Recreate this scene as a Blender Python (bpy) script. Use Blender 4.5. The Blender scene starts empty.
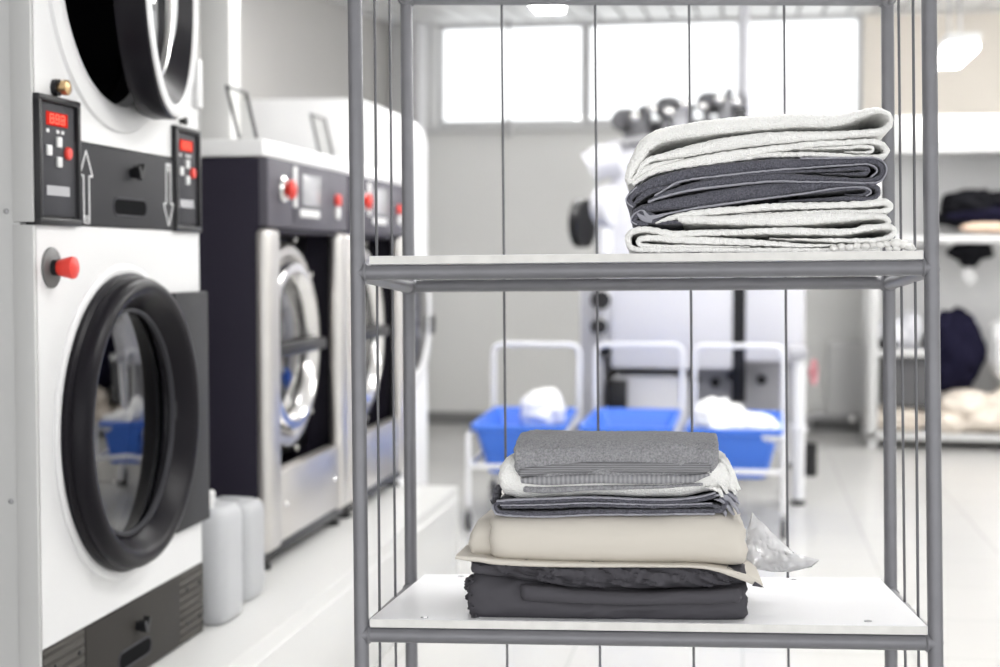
import bpy, bmesh, math, random
from mathutils import Vector, Matrix, noise
C = bpy.context.scene.collection
SC = bpy.context.scene
PI = math.pi
I4 = Matrix.Identity(4)
WM = {}                                   # world matrix of every object, by name

# ------------------------------------------------------------------ materials
def mat(name, col, rough=.5, metal=0., spec=.5, bump=None, var=None, coat=0., sheen=0., trans=0.):
    m = bpy.data.materials.new(name); m.use_nodes = True
    nt = m.node_tree; b = nt.nodes['Principled BSDF']
    b.inputs['Base Color'].default_value = (*col, 1); b.inputs['Roughness'].default_value = rough
    b.inputs['Metallic'].default_value = metal; b.inputs['Specular IOR Level'].default_value = spec
    if coat: b.inputs['Coat Weight'].default_value = coat; b.inputs['Coat Roughness'].default_value = .06
    if sheen: b.inputs['Sheen Weight'].default_value = sheen; b.inputs['Sheen Roughness'].default_value = .5
    if trans: b.inputs['Transmission Weight'].default_value = trans
    tc = nt.nodes.new('ShaderNodeTexCoord')
    if var:                               # (scale, amount): the surface's own mottling
        n = nt.nodes.new('ShaderNodeTexNoise'); n.inputs['Scale'].default_value = var[0]; n.inputs['Detail'].default_value = 4
        nt.links.new(tc.outputs['Object'], n.inputs['Vector'])
        r = nt.nodes.new('ShaderNodeMapRange'); r.inputs['From Min'].default_value = .3; r.inputs['From Max'].default_value = .7
        r.inputs['To Min'].default_value = 1 - var[1]; r.inputs['To Max'].default_value = 1 + var[1]
        nt.links.new(n.outputs['Fac'], r.inputs['Value'])
        mx = nt.nodes.new('ShaderNodeVectorMath'); mx.operation = 'SCALE'; mx.inputs[0].default_value = col
        nt.links.new(r.outputs['Result'], mx.inputs['Scale']); nt.links.new(mx.outputs[0], b.inputs['Base Color'])
    if bump:                              # (kind, scale, strength, distance)
        if bump[0] == 'noise':
            n = nt.nodes.new('ShaderNodeTexNoise'); n.inputs['Scale'].default_value = bump[1]; n.inputs['Detail'].default_value = 3
            out = n.outputs['Fac']
        elif bump[0] == 'terry':
            n = nt.nodes.new('ShaderNodeTexVoronoi'); n.inputs['Scale'].default_value = bump[1]; out = n.outputs['Distance']
        else:
            n = nt.nodes.new('ShaderNodeTexWave'); n.inputs['Scale'].default_value = bump[1]; n.bands_direction = bump[0]
            out = n.outputs['Fac']
        nt.links.new(tc.outputs['Object'], n.inputs['Vector'])
        bp = nt.nodes.new('ShaderNodeBump'); bp.inputs['Strength'].default_value = bump[2]; bp.inputs['Distance'].default_value = bump[3]
        nt.links.new(out, bp.inputs['Height']); nt.links.new(bp.outputs[0], b.inputs['Normal'])
    return m
def glass(name, tint=(1, 1, 1), refl=.08, rough=.0, graze=.9):
    m = bpy.data.materials.new(name); m.use_nodes = True; nt = m.node_tree; nt.nodes.clear()
    o = nt.nodes.new('ShaderNodeOutputMaterial'); mx = nt.nodes.new('ShaderNodeMixShader')
    t = nt.nodes.new('ShaderNodeBsdfTransparent'); t.inputs[0].default_value = (*tint, 1)
    g = nt.nodes.new('ShaderNodeBsdfGlossy'); g.inputs['Roughness'].default_value = rough
    lw = nt.nodes.new('ShaderNodeLayerWeight'); lw.inputs['Blend'].default_value = .5
    pw = nt.nodes.new('ShaderNodeMath'); pw.operation = 'POWER'; pw.inputs[1].default_value = 5; nt.links.new(lw.outputs['Facing'], pw.inputs[0])
    ml = nt.nodes.new('ShaderNodeMath'); ml.operation = 'MULTIPLY'; ml.inputs[1].default_value = graze; nt.links.new(pw.outputs[0], ml.inputs[0])
    ad = nt.nodes.new('ShaderNodeMath'); ad.operation = 'ADD'; ad.use_clamp = True; ad.inputs[1].default_value = refl
    nt.links.new(ml.outputs[0], ad.inputs[0]); nt.links.new(ad.outputs[0], mx.inputs[0])
    nt.links.new(t.outputs[0], mx.inputs[1]); nt.links.new(g.outputs[0], mx.inputs[2]); nt.links.new(mx.outputs[0], o.inputs[0])
    return m
def emit(name, col, s):
    m = bpy.data.materials.new(name); m.use_nodes = True; nt = m.node_tree; nt.nodes.clear()
    o = nt.nodes.new('ShaderNodeOutputMaterial'); e = nt.nodes.new('ShaderNodeEmission')
    e.inputs[0].default_value = (*col, 1); e.inputs[1].default_value = s; nt.links.new(e.outputs[0], o.inputs[0]); return m

M = dict(
 rack=mat('grey_painted_tube', (.19, .19, .205), .36, .2, var=(25, .05)),
 rod=mat('dark_steel_rod', (.13, .13, .14), .4, .2),
 board=mat('white_laminate', (.92, .92, .94), .42, spec=.35),
 board_edge=mat('board_edge_band', (.74, .73, .70), .5, var=(40, .06)),
 screw=mat('screw_steel', (.35, .35, .36), .3, .9),
 towel_white=mat('white_terry', (.93, .925, .90), .95, spec=.1, bump=('terry', 330, .9, .0018), sheen=.1),
 towel_grey=mat('dark_grey_terry', (.115, .115, .138), .95, spec=.1, bump=('terry', 380, 1., .0015), var=(420, .45), sheen=.2),
 hem_grey=mat('grey_hem_binding', (.36, .36, .405), .9, spec=.1, bump=('noise', 500, .8, .001)),
 hem_white=mat('white_hem', (.91, .90, .87), .9, spec=.1, bump=('noise', 600, .8, .001)),
 towel_mid=mat('grey_terry', (.32, .32, .335), .95, spec=.1, bump=('terry', 380, 1., .0016), var=(300, .3), sheen=.25),
 border_mid=None,
 hem_mid=mat('grey_woven_hem', (.31, .31, .325), .85, spec=.15, bump=('X', 40, .4, .0008)),
 beige=mat('beige_sateen', (.655, .615, .55), .75, spec=.2, bump=('noise', 14, .25, .01)),
 sheet_dark=mat('charcoal_cotton', (.078, .075, .085), .8, spec=.2, bump=('noise', 20, .3, .006)),
 white_enamel=mat('white_enamel', (.73, .73, .735), .4, coat=.1),
 bright_enamel=mat('bright_white_enamel', (.88, .88, .885), .4, coat=.1),
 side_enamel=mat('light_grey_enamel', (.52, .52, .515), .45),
 black=mat('black_plastic', (.012, .012, .014), .35, spec=.3),
 black_gloss=mat('black_gloss_rubber', (.010, .009, .012), .33, spec=.13),
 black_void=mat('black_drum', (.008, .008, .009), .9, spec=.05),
 dark_grey=mat('dark_grey_panel', (.045, .045, .052), .55, spec=.2),
 panel_grey=mat('charcoal_panel', (.048, .048, .052), .6, spec=.12),
 kick=mat('graphite_kick', (.042, .039, .036), .6, spec=.12),
 kick_rib=mat('graphite_ribbed', (.075, .070, .064), .6, spec=.15, bump=('Z', 15, 1., .006)),
 red=mat('red_plastic', (.75, .045, .03), .35),
 red_lit=emit('red_display_lit', (1, .05, .035), .32),
 red_digit=emit('red_digits_lit', (1, .16, .11), 1.1),
 brass=mat('brass', (.55, .38, .2), .3, .9),
 white_print=mat('white_print', (.75, .75, .76), .6),
 btn=mat('white_button', (.72, .72, .72), .4),
 steel=mat('brushed_steel', (.62, .60, .58), .33, .9, bump=('noise', 90, .06, .002)),
 chrome=mat('chrome', (.75, .74, .73), .18, .95),
 navy_body=mat('aubergine_steel', (.021, .018, .031), .5, spec=.2),
 ctrl=mat('slate_control_panel', (.105, .10, .12), .5, spec=.25),
 screen=mat('lcd_grey', (.42, .42, .44), .2),
 dry_glass=glass('dark_door_glass', (.28, .28, .31), .17),
 pane=glass('window_glass', (.97, .98, .98), .04),
 clear=glass('clear_lid', (.93, .93, .92), .02, .1, .15),
 film=None,
 hdpe=None,
 liquid=mat('grey_detergent', (.16, .165, .18), .3),
 blue=mat('blue_tub_plastic', (.05, .18, .72), .38),
 tube_white=mat('white_painted_tube', (.80, .80, .82), .35),
 rubber=mat('dark_rubber', (.05, .05, .055), .6),
 laundry=mat('white_cotton_heap', (.90, .90, .90), .9, bump=('noise', 30, .5, .01)),
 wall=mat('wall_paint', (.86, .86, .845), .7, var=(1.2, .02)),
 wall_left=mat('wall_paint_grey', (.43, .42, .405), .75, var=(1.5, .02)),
 wall_warm=mat('wall_paint_warm', (.84, .785, .71), .8),
 frame=mat('window_frame_grey', (.76, .76, .76), .5),
 mullion=mat('mullion_grey', (.62, .62, .63), .5),
 ceil=mat('ceiling_slat', (.82, .82, .82), .45),
 ceil_gap=mat('ceiling_gap', (.22, .22, .22), .8),
 plinth=mat('white_plinth_tile', (.66, .66, .65), .3),
 base=mat('grey_skirting', (.25, .25, .25), .6),
 machine=mat('pale_lilac_enamel', (.68, .68, .72), .45),
 machine_grey=mat('mid_grey_enamel', (.42, .42, .45), .5),
 motor=mat('dark_machinery', (.14, .14, .15), .4, .4, var=(9, .5)),
 pipe=mat('grey_pipe', (.45, .45, .46), .4, .5),
 shelf_white=mat('shelf_white', (.70, .70, .70), .5),
 navy_cloth=mat('navy_cloth', (.012, .011, .026), .95, spec=.05, bump=('noise', 20, .5, .02)),
 black_cloth=mat('black_cloth', (.009, .009, .011), .95, spec=.05, bump=('noise', 20, .5, .02)),
 peach=mat('peach_cloth', (.80, .60, .46), .9, bump=('noise', 14, .5, .02)),
 cream=mat('cream_cloth', (.80, .72, .63), .9, var=(7, .1), bump=('noise', 14, .5, .02)),
 grey_box=mat('grey_box', (.12, .12, .125), .6, spec=.2),
 lamp=emit('lamp_diffuser', (1, .99, .97), 13.5),
 lamp_body=mat('lamp_body', (.8, .8, .8), .5),
 grey_knob=mat('grey_bezel', (.13, .13, .13), .4, .3),
 red_wheel=mat('red_handwheel', (.62, .20, .24), .5),
)
# crinkled polythene and translucent jug plastic
def film_mat():
    m = bpy.data.materials.new('clear_polythene'); m.use_nodes = True; nt = m.node_tree; nt.nodes.clear()
    o = nt.nodes.new('ShaderNodeOutputMaterial'); mx = nt.nodes.new('ShaderNodeMixShader'); mx2 = nt.nodes.new('ShaderNodeMixShader')
    t = nt.nodes.new('ShaderNodeBsdfTransparent'); t.inputs[0].default_value = (.97, .97, .97, 1)
    g = nt.nodes.new('ShaderNodeBsdfGlossy'); g.inputs['Roughness'].default_value = .25
    d = nt.nodes.new('ShaderNodeAddShader'); d1 = nt.nodes.new('ShaderNodeBsdfDiffuse'); d2 = nt.nodes.new('ShaderNodeBsdfTranslucent'); d1.inputs[0].default_value = (.5, .5, .51, 1); d2.inputs[0].default_value = (.48, .48, .49, 1); nt.links.new(d1.outputs[0], d.inputs[0]); nt.links.new(d2.outputs[0], d.inputs[1])
    f = nt.nodes.new('ShaderNodeFresnel'); f.inputs['IOR'].default_value = 1.45
    mx2.inputs[0].default_value = .55
    nt.links.new(t.outputs[0], mx2.inputs[1]); nt.links.new(d.outputs[0], mx2.inputs[2])
    nt.links.new(f.outputs[0], mx.inputs[0]); nt.links.new(mx2.outputs[0], mx.inputs[1]); nt.links.new(g.outputs[0], mx.inputs[2])
    nt.links.new(mx.outputs[0], o.inputs[0]); return m
M['film'] = film_mat()
def stripe_mat(name, c0, c1, axis, scale):
    m = mat(name, c0, .85, spec=.15); nt = m.node_tree; b = nt.nodes['Principled BSDF']; tc = nt.nodes.new('ShaderNodeTexCoord')
    wv = nt.nodes.new('ShaderNodeTexWave'); wv.bands_direction = axis; wv.inputs['Scale'].default_value = scale; wv.inputs['Distortion'].default_value = .6
    rp = nt.nodes.new('ShaderNodeMix'); rp.data_type = 'RGBA'; rp.inputs[6].default_value = (*c0, 1); rp.inputs[7].default_value = (*c1, 1)
    nt.links.new(tc.outputs['Object'], wv.inputs['Vector']); nt.links.new(wv.outputs['Fac'], rp.inputs[0]); nt.links.new(rp.outputs[2], b.inputs['Base Color'])
    bp = nt.nodes.new('ShaderNodeBump'); bp.inputs['Strength'].default_value = .8; bp.inputs['Distance'].default_value = .001
    nt.links.new(wv.outputs['Fac'], bp.inputs['Height']); nt.links.new(bp.outputs[0], b.inputs['Normal']); return m
M['border_mid'] = stripe_mat('grey_woven_border', (.17, .17, .18), (.34, .34, .355), 'Z', 85)
M['hem_mid'] = stripe_mat('grey_woven_hem', (.26, .26, .275), (.38, .38, .395), 'X', 42)
def hdpe_mat():
    m = bpy.data.materials.new('milky_jug_plastic'); m.use_nodes = True; nt = m.node_tree
    b = nt.nodes['Principled BSDF']; o = nt.nodes['Material Output']
    b.inputs['Base Color'].default_value = (.66, .67, .69, 1); b.inputs['Roughness'].default_value = .4
    t = nt.nodes.new('ShaderNodeBsdfTransparent'); mx = nt.nodes.new('ShaderNodeMixShader'); mx.inputs[0].default_value = .35
    nt.links.new(b.outputs[0], mx.inputs[1]); nt.links.new(t.outputs[0], mx.inputs[2]); nt.links.new(mx.outputs[0], o.inputs[0]); return m
M['hdpe'] = hdpe_mat()
def floor_mat():
    m = mat('floor_tiles', (.58, .575, .56), .25)
    nt = m.node_tree; b = nt.nodes['Principled BSDF']; tc = nt.nodes.new('ShaderNodeTexCoord')
    br = nt.nodes.new('ShaderNodeTexBrick'); br.offset = 0; br.inputs['Scale'].default_value = 1
    br.inputs['Brick Width'].default_value = .6; br.inputs['Row Height'].default_value = .6; br.inputs['Mortar Size'].default_value = .004
    br.inputs['Color1'].default_value = (.58, .575, .56, 1); br.inputs['Color2'].default_value = (.565, .56, .545, 1); br.inputs['Mortar'].default_value = (.45, .445, .43, 1)
    nt.links.new(tc.outputs['Object'], br.inputs['Vector']); nt.links.new(br.outputs['Color'], b.inputs['Base Color']); return m
M['floor'] = floor_mat()

# ------------------------------------------------------------------ objects
def tag(o, label=None, cat=None, group=None, kind=None):
    if label: o['label'] = label
    if cat: o['category'] = cat
    if group: o['group'] = group
    if kind: o['kind'] = kind
    return o
def empty(name, mw, label, cat, group=None):
    o = bpy.data.objects.new(name, None); C.objects.link(o); o.empty_display_size = .1
    o.matrix_world = mw; WM[o.name] = mw.copy(); return tag(o, label, cat, group)
def T(x, y, z): return Matrix.Translation((x, y, z))

class MB:
    def __init__(s): s.bm = bmesh.new()
    def box(s, x0, x1, y0, y1, z0, z1, bev=0., seg=2):
        r = bmesh.ops.create_cube(s.bm, size=1.)
        v = r['verts']
        for a in v: a.co = Vector(((x0 + x1) / 2 + a.co.x * (x1 - x0), (y0 + y1) / 2 + a.co.y * (y1 - y0), (z0 + z1) / 2 + a.co.z * (z1 - z0)))
        if bev:
            e = list({e for a in v for e in a.link_edges})
            bmesh.ops.bevel(s.bm, geom=e, offset=bev, segments=seg, affect='EDGES', profile=.5)
        return s
    def tube(s, pts, r, n=12, caps=True):
        pts = [Vector(p) for p in pts]; rs = r if isinstance(r, (list, tuple)) else [r] * len(pts)
        rings = []; ref = None
        for i, p in enumerate(pts):
            d = (pts[min(i + 1, len(pts) - 1)] - pts[max(i - 1, 0)]).normalized()
            if ref is None:
                ref = d.cross(Vector((0, 0, 1)) if abs(d.z) < .9 else Vector((1, 0, 0))).normalized()
            ref = (ref - d * ref.dot(d)).normalized(); q = d.cross(ref)
            rings.append([s.bm.verts.new(p + (ref * math.cos(2 * PI * k / n) + q * math.sin(2 * PI * k / n)) * rs[i]) for k in range(n)])
        for a, b in zip(rings, rings[1:]):
            for k in range(n): s.bm.faces.new((a[k], a[(k + 1) % n], b[(k + 1) % n], b[k]))
        if caps: s.bm.faces.new(rings[0][::-1]); s.bm.faces.new(rings[-1])
        return s
    def lathe(s, prof, origin, axis=(1, 0, 0), n=48, closed=False, cap0=False, cap1=False):
        # prof: (radius, distance along axis)
        ax = Vector(axis).normalized(); o = Vector(origin)
        a = ax.cross(Vector((0, 0, 1)) if abs(ax.z) < .9 else Vector((1, 0, 0))).normalized(); b = ax.cross(a)
        rings = [[s.bm.verts.new(o + ax * h + (a * math.cos(2 * PI * k / n) + b * math.sin(2 * PI * k / n)) * max(r, 1e-4)) for k in range(n)] for r, h in prof]
        pr = list(zip(rings, rings[1:])) + ([(rings[-1], rings[0])] if closed else [])
        for p, q in pr:
            for k in range(n): s.bm.faces.new((p[k], p[(k + 1) % n], q[(k + 1) % n], q[k]))
        if cap0: s.bm.faces.new(rings[0][::-1])
        if cap1: s.bm.faces.new(rings[-1])
        return s
    def plate_hole(s, x0, x1, y0, y1, z0, z1, cy, cz, r, n=64):
        # plate in the yz plane, thickness x0..x1, round hole
        ang = [2 * PI * k / n for k in range(n)]
        rings = []
        for x in (x1, x0):
            inn = [s.bm.verts.new((x, cy + r * math.cos(t), cz + r * math.sin(t))) for t in ang]
            out = []
            for t in ang:
                c, q = math.cos(t), math.sin(t)
                k = min(((y1 - cy) / c if c > 1e-6 else (y0 - cy) / c if c < -1e-6 else 1e9), ((z1 - cz) / q if q > 1e-6 else (z0 - cz) / q if q < -1e-6 else 1e9))
                out.append(s.bm.verts.new((x, cy + c * k, cz + q * k)))
            for cyc, czc in ((y0, z0), (y0, z1), (y1, z0), (y1, z1)):   # snap the nearest outline vertex to each corner
                v = min(out, key=lambda w: (w.co.y - cyc) ** 2 + (w.co.z - czc) ** 2); v.co.y = cyc; v.co.z = czc
            rings.append((inn, out))
        for k in range(n):
            j = (k + 1) % n
            (i0, o0), (i1, o1) = rings
            s.bm.faces.new((i0[k], o0[k], o0[j], i0[j])); s.bm.faces.new((i1[j], o1[j], o1[k], i1[k]))
            s.bm.faces.new((i0[j], i1[j], i1[k], i0[k])); s.bm.faces.new((o0[k], o1[k], o1[j], o0[j]))
        return s
    def prism(s, poly, fn, d0, d1):
        # poly of (a,b) mapped by fn(a,b,d)
        A = [s.bm.verts.new(fn(a, b, d0)) for a, b in poly]; B = [s.bm.verts.new(fn(a, b, d1)) for a, b in poly]
        n = len(poly); s.bm.faces.new(A[::-1]); s.bm.faces.new(B)
        for k in range(n): s.bm.faces.new((A[k], A[(k + 1) % n], B[(k + 1) % n], B[k]))
        return s
    def blob(s, c, r, seed=0, amp=.25, f=2.2, sub=4, flat=None):
        q = bmesh.ops.create_icosphere(s.bm, subdivisions=sub, radius=1.)
        for v in q['verts']:
            d = v.co.normalized(); k = 1 + amp * noise.noise(d * f + Vector((seed * 7.3, seed * 3.1, seed))) + amp * .4 * noise.noise(d * f * 2.7 + Vector((seed, 5, 9)))
            v.co = Vector((c[0] + d.x * r[0] * k, c[1] + d.y * r[1] * k, c[2] + d.z * r[2] * k))
            if flat is not None and v.co.z < flat: v.co.z = flat
        return s
    def build(s, name, m, parent=None, frame=None, origin=None, smooth=40, mats=None):
        bmesh.ops.recalc_face_normals(s.bm, faces=s.bm.faces)
        if parent is not None:
            pw = WM[parent.name]
            tr = (frame.inverted() @ frame if frame else I4)
            if frame is None: s.bm.transform(pw.inverted())
            mw = pw
        else:
            fr = frame or I4; og = Vector(origin or (0, 0, 0)); s.bm.transform(T(*(-og))); mw = fr @ T(*og)
        for f in s.bm.faces: f.smooth = smooth > 0
        me = bpy.data.meshes.new(name)
        if smooth:
            for e in s.bm.edges:
                if len(e.link_faces) == 2 and e.calc_face_angle(0) > math.radians(smooth): e.smooth = False
        s.bm.to_mesh(me); s.bm.free(); me.materials.append(M[m])
        for k in (mats or []): me.materials.append(M[k])
        o = bpy.data.objects.new(name, me); C.objects.link(o)
        if parent is not None: o.parent = parent
        else: o.matrix_world = mw
        WM[o.name] = mw.copy(); return o
def copy_tree(o, mw=None, parent=None):
    c = o.copy(); C.objects.link(c)
    if parent is not None: c.parent = parent; WM[c.name] = WM[parent.name]
    else: c.matrix_world = mw; WM[c.name] = mw.copy()
    for ch in [q for q in bpy.data.objects if q.parent == o]: copy_tree(ch, parent=c)
    return c

def smoothpts(p, step):
    # Catmull-Rom through the control points, resampled at about `step`
    out = []; n = len(p)
    for i in range(n - 1):
        a, b, c, d = p[max(i - 1, 0)], p[i], p[i + 1], p[min(i + 2, n - 1)]
        L = math.hypot(c[0] - b[0], c[1] - b[1]); k = max(2, int(L / step))
        for j in range(k):
            t = j / k
            out.append(tuple(.5 * (2 * b[e] + (c[e] - a[e]) * t + (2 * a[e] - 5 * b[e] + 4 * c[e] - d[e]) * t * t + (3 * b[e] - a[e] - 3 * c[e] + d[e]) * t ** 3) for e in range(len(b))))
    out.append(tuple(p[-1])); return out
def ribbon(mb, path, y0, y1, step=.0028, ny=9, fuzz=.0006, wob=.003, seed=0):
    """cloth folded in the xz plane along `path` of (x, z, half thickness), running from y0 (towards the viewer) to y1"""
    P = smoothpts(path, step); n = len(P); sd = Vector((seed * 3.7, seed * 1.9, seed * .7))
    nor = []
    for i in range(n):
        a, b = P[max(i - 1, 0)], P[min(i + 1, n - 1)]; dx, dz = b[0] - a[0], b[1] - a[1]; L = math.hypot(dx, dz) or 1e-9
        nor.append((-dz / L, dx / L))
    st = []                                            # (y, thickness factor): a rounded front edge, then straight back, rounded end
    hm = sum(p[2] for p in P) / n
    for a in (85, 60, 35, 12): st.append((y0 + hm * (1 - math.sin(math.radians(a))), math.cos(math.radians(a))))
    st.sort()
    for k in range(ny + 1): st.append((y0 + hm * 1.2 + (y1 - y0 - hm * 1.4) * (k / ny), 1.))
    st.append((y1, .4))
    lat = (-1, -.62, 0, .62, 1)
    G = []
    for (y, sc) in st:
        row = []
        for i, (x, z, h) in enumerate(P):
            e = noise.noise(Vector((x * 14, z * 30, 0)) + sd) * wob          # front edge not perfectly straight
            yy = y + e * max(0, 1 - (y - y0) / .06)
            ring = []
            hh = max(h, .0006) * sc
            for l in lat:
                px, pz = x + nor[i][0] * hh * l, z + nor[i][1] * hh * l
                w = Vector((px, yy, pz)) * 190
                f = fuzz * (1 if abs(l) > .5 else .5)
                ring.append(mb.bm.verts.new((px + noise.noise(w + sd) * f, yy + noise.noise(w + Vector((9, 1, 4))) * f, pz + noise.noise(w + Vector((3, 8, 2))) * f)))
            row.append(ring)
        G.append(row)
    nl = len(lat)
    for s in range(len(st) - 1):
        for i in range(n - 1):
            mb.bm.faces.new((G[s][i][0], G[s][i + 1][0], G[s + 1][i + 1][0], G[s + 1][i][0]))
            mb.bm.faces.new((G[s][i + 1][-1], G[s][i][-1], G[s + 1][i][-1], G[s + 1][i + 1][-1]))
        for i in (0, n - 1):
            for l in range(nl - 1): mb.bm.faces.new((G[s][i][l], G[s][i][l + 1], G[s + 1][i][l + 1], G[s + 1][i][l]))
    for s in (0, len(st) - 1):
        for i in range(n - 1):
            for l in range(nl - 1): mb.bm.faces.new((G[s][i][l], G[s][i][l + 1], G[s][i + 1][l + 1], G[s][i + 1][l]))
    # the inner lateral vertices of the middle stations are unused
    bmesh.ops.delete(mb.bm, geom=[v for v in mb.bm.verts if not v.link_faces], context='VERTS')
    return mb
def lerp_curve(c, x):
    if x <= c[0][0]: return c[0][1]
    for (a, u), (b, v) in zip(c, c[1:]):
        if x <= b:
            t = (x - a) / (b - a); t = t * t * (3 - 2 * t) if len(c) > 2 else t
            return u + (v - u) * t
    return c[-1][1]
def ufold(mb, x0, x1, zb, zt, yf, yb, th=.005, gap=.0012, nmax=9, rag=.006, seed=1, nx=60, wr=(.003, 9., 40.), dome=0., rnd=.016, fine=.0, only=None, lag=0., crease=0., cdir=(20., 60.)):
    """cloth folded towards the viewer: nested U layers whose bend is the front; zb / zt = bottom and top outline as (x, z) lists"""
    rr = random.Random(seed); sd = Vector((seed * 2.3, seed * 5.1, seed * 1.3))
    hmax = max(lerp_curve(zt, x0 + (x1 - x0) * k / 20) - lerp_curve(zb, x0 + (x1 - x0) * k / 20) for k in range(21)) / 2
    nl = min(nmax, max(1, int(hmax / (th + gap))))
    for li in range(nl):
        if only and li not in only: continue
        ins = li * (hmax / nl); a0 = x0 + (rr.random() * rag if li else 0); a1 = x1 - (rr.random() * rag if li else 0)
        tk = th if li < nl - 1 else max(th, hmax - ins - .001) * .98
        rows = []
        for k in range(nx + 1):
            t = k / nx; x = a0 + (a1 - a0) * t
            b, u = lerp_curve(zb, x), lerp_curve(zt, x)
            endr = min(1, max(0, min(t, 1 - t) * (x1 - x0) / rnd)); er = math.sqrt(max(0, 1 - (1 - endr) ** 2))
            zm = (b + u) / 2; H = (u - b) / 2 * (.80 + .20 * er)
            ho = max(H * (1 - ins / hmax), .0012); hi = max(ho - tk, .0004)
            fy = yf + ins * .9 + (1 - er) * .012 + lag * li
            prof = []
            na = 16; m = 12
            def pth(h, yy, sign=1):
                pts = []
                bx = min(h * .95, .030)
                for q in range(m): pts.append((yb - (yb - yy - bx) * q / m, -h))
                for q in range(na + 1):
                    an = -PI / 2 + PI * q / na
                    pts.append((yy + bx - bx * math.cos(an), h * math.sin(an)))
                for q in range(1, m + 1): pts.append((yy + bx + (yb - yy - bx) * q / m, h))
                return pts
            out, inn = pth(ho, fy), pth(hi, fy + tk)
            ring = []
            for (y, z) in out + inn[::-1]:
                zz = zm + z
                if z > 0 and dome: zz += dome * math.sin(PI * min(1, max(0, (y - yf) / (yb - yf)))) * (z / max(ho, 1e-6))
                p = Vector((x, y, zz)); q1 = Vector((x * wr[1], y * wr[1] * 1.2, zz * wr[2])) + sd
                n1 = noise.noise(q1); n2 = noise.noise(q1 * 2.1 + Vector((4, 4, 4)))
                front = max(0, 1 - (y - fy) / .10)
                dy = wr[0] * (n1 + .5 * n2) * front
                dz = wr[0] * .6 * (noise.noise(q1 * .8 + Vector((7, 0, 2))) ) * (.3 + .7 * front) * (1 if z > -.3 * ho else .15)
                if fine:
                    w = p * 240; dy += fine * noise.noise(w); dz += fine * noise.noise(w + Vector((5, 5, 5))) * (1 if z > -.5 * ho else 0)
                if crease:
                    cn = noise.noise(Vector((x * cdir[0] + zz * cdir[1] + .6 * n1, x * 5., seed * 1.7)))
                    rg = max(0, 1 - abs(cn) * 3.2) ** 2
                    dy -= crease * rg * front; dz += crease * .4 * rg * front * (1 if z > 0 else 0)
                ex = 0
                if k in (0, nx): ex = rag * .5 * noise.noise(Vector((y * 30, zz * 120, seed)))
                ring.append(mb.bm.verts.new((x + ex, y + dy, zz + dz)))
            rows.append(ring)
        N = len(rows[0])
        for a, b in zip(rows, rows[1:]):
            for q in range(N): mb.bm.faces.new((a[q], a[(q + 1) % N], b[(q + 1) % N], b[q]))
        h = N // 2
        for rw in (rows[0], rows[-1]):
            for q in range(h - 1): mb.bm.faces.new((rw[q], rw[q + 1], rw[N - 2 - q], rw[N - 1 - q]))
    return mb

# ================================================================== SETTING
# camera stands at the origin; +Y runs along the machine row, the far wall is at y = 12.6
def st(mb, name, m, label=None, **k):
    o = mb.build(name, m, **k); o['kind'] = 'structure'
    if label: o['label'] = label
    return o
st(MB().box(-3.0, 3.4, -2.5, 12.9, -.1, 0), 'floor', 'floor', smooth=0)
BW = 12.6
def cz(y): return 3.40 - .0633 * (BW - y)
wb = MB()
wb.box(-3.0, 3.4, BW, BW + .2, 0, 2.52); wb.box(-3.0, -2.60, BW, BW + .2, 2.52, 3.6)
wb.box(.92, 3.4, BW, BW + .2, 2.52, 3.6)
st(wb, 'wall_back', 'wall', smooth=0)
st(MB().box(.93, 3.3, BW - .02, BW, 2.46, 3.38), 'trim_1', 'wall_warm', smooth=0)
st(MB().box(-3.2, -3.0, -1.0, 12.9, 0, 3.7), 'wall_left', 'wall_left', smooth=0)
st(MB().box(3.3, 3.5, 1.0, 12.9, 0, 3.7), 'wall_right', 'wall', smooth=0)
sl = MB(); x = -3.0
for k in range(32):
    vs = [sl.bm.verts.new((px, y, cz(y) + dz)) for dz in (0, .012) for px, y in ((x + .010, -1.0), (x + .186, -1.0), (x + .186, BW + .2), (x + .010, BW + .2))]
    sl.bm.faces.new(vs[3::-1]); sl.bm.faces.new(vs[4:])
    for q in range(4): sl.bm.faces.new((vs[q], vs[(q + 1) % 4], vs[4 + (q + 1) % 4], vs[4 + q]))
    x += .2
cel = st(sl, 'ceiling', 'ceil', smooth=0)
cb = MB(); vs = [cb.bm.verts.new((px, y, cz(y) + dz)) for dz in (.03, .1) for px, y in ((-3.2, -1.), (3.5, -1.), (3.5, BW + .2), (-3.2, BW + .2))]
cb.bm.faces.new(vs[3::-1]); cb.bm.faces.new(vs[4:])
for q in range(4): cb.bm.faces.new((vs[q], vs[(q + 1) % 4], vs[4 + (q + 1) % 4], vs[4 + q]))
cb.build('slat_backing', 'ceil_gap', cel, smooth=0)
# windows along the top of the back wall
for k, (a, b) in enumerate(((-2.60, -1.34), (-1.34, -.045), (-.045, .92))):
    f = MB()
    f.box(a, b, BW + .02, BW + .10, 2.52, 2.58, .004); f.box(a, b, BW + .02, BW + .10, 3.36, 3.44, .004)
    f.box(a, a + .04, BW + .02, BW + .10, 2.58, 3.36, .004); f.box(b - .04, b, BW + .02, BW + .10, 2.58, 3.36, .004)
    w = st(f, 'window_%d' % (k + 1), 'mullion')
    MB().box(a + .03, b - .03, BW + .055, BW + .061, 2.57, 3.37).build('pane', 'pane', w, smooth=0)
st(MB().box(-2.7, .95, BW - .10, BW + .02, 2.475, 2.515, .006), 'trim_2', 'frame')
st(MB().box(-3.0, 3.3, BW - .04, BW, 0, .10, .004), 'baseboard_back', 'base')
st(MB().box(-3.0, -2.60, BW - .06, BW, 2.52, 3.42, .01), 'trim_3', 'frame')
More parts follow.
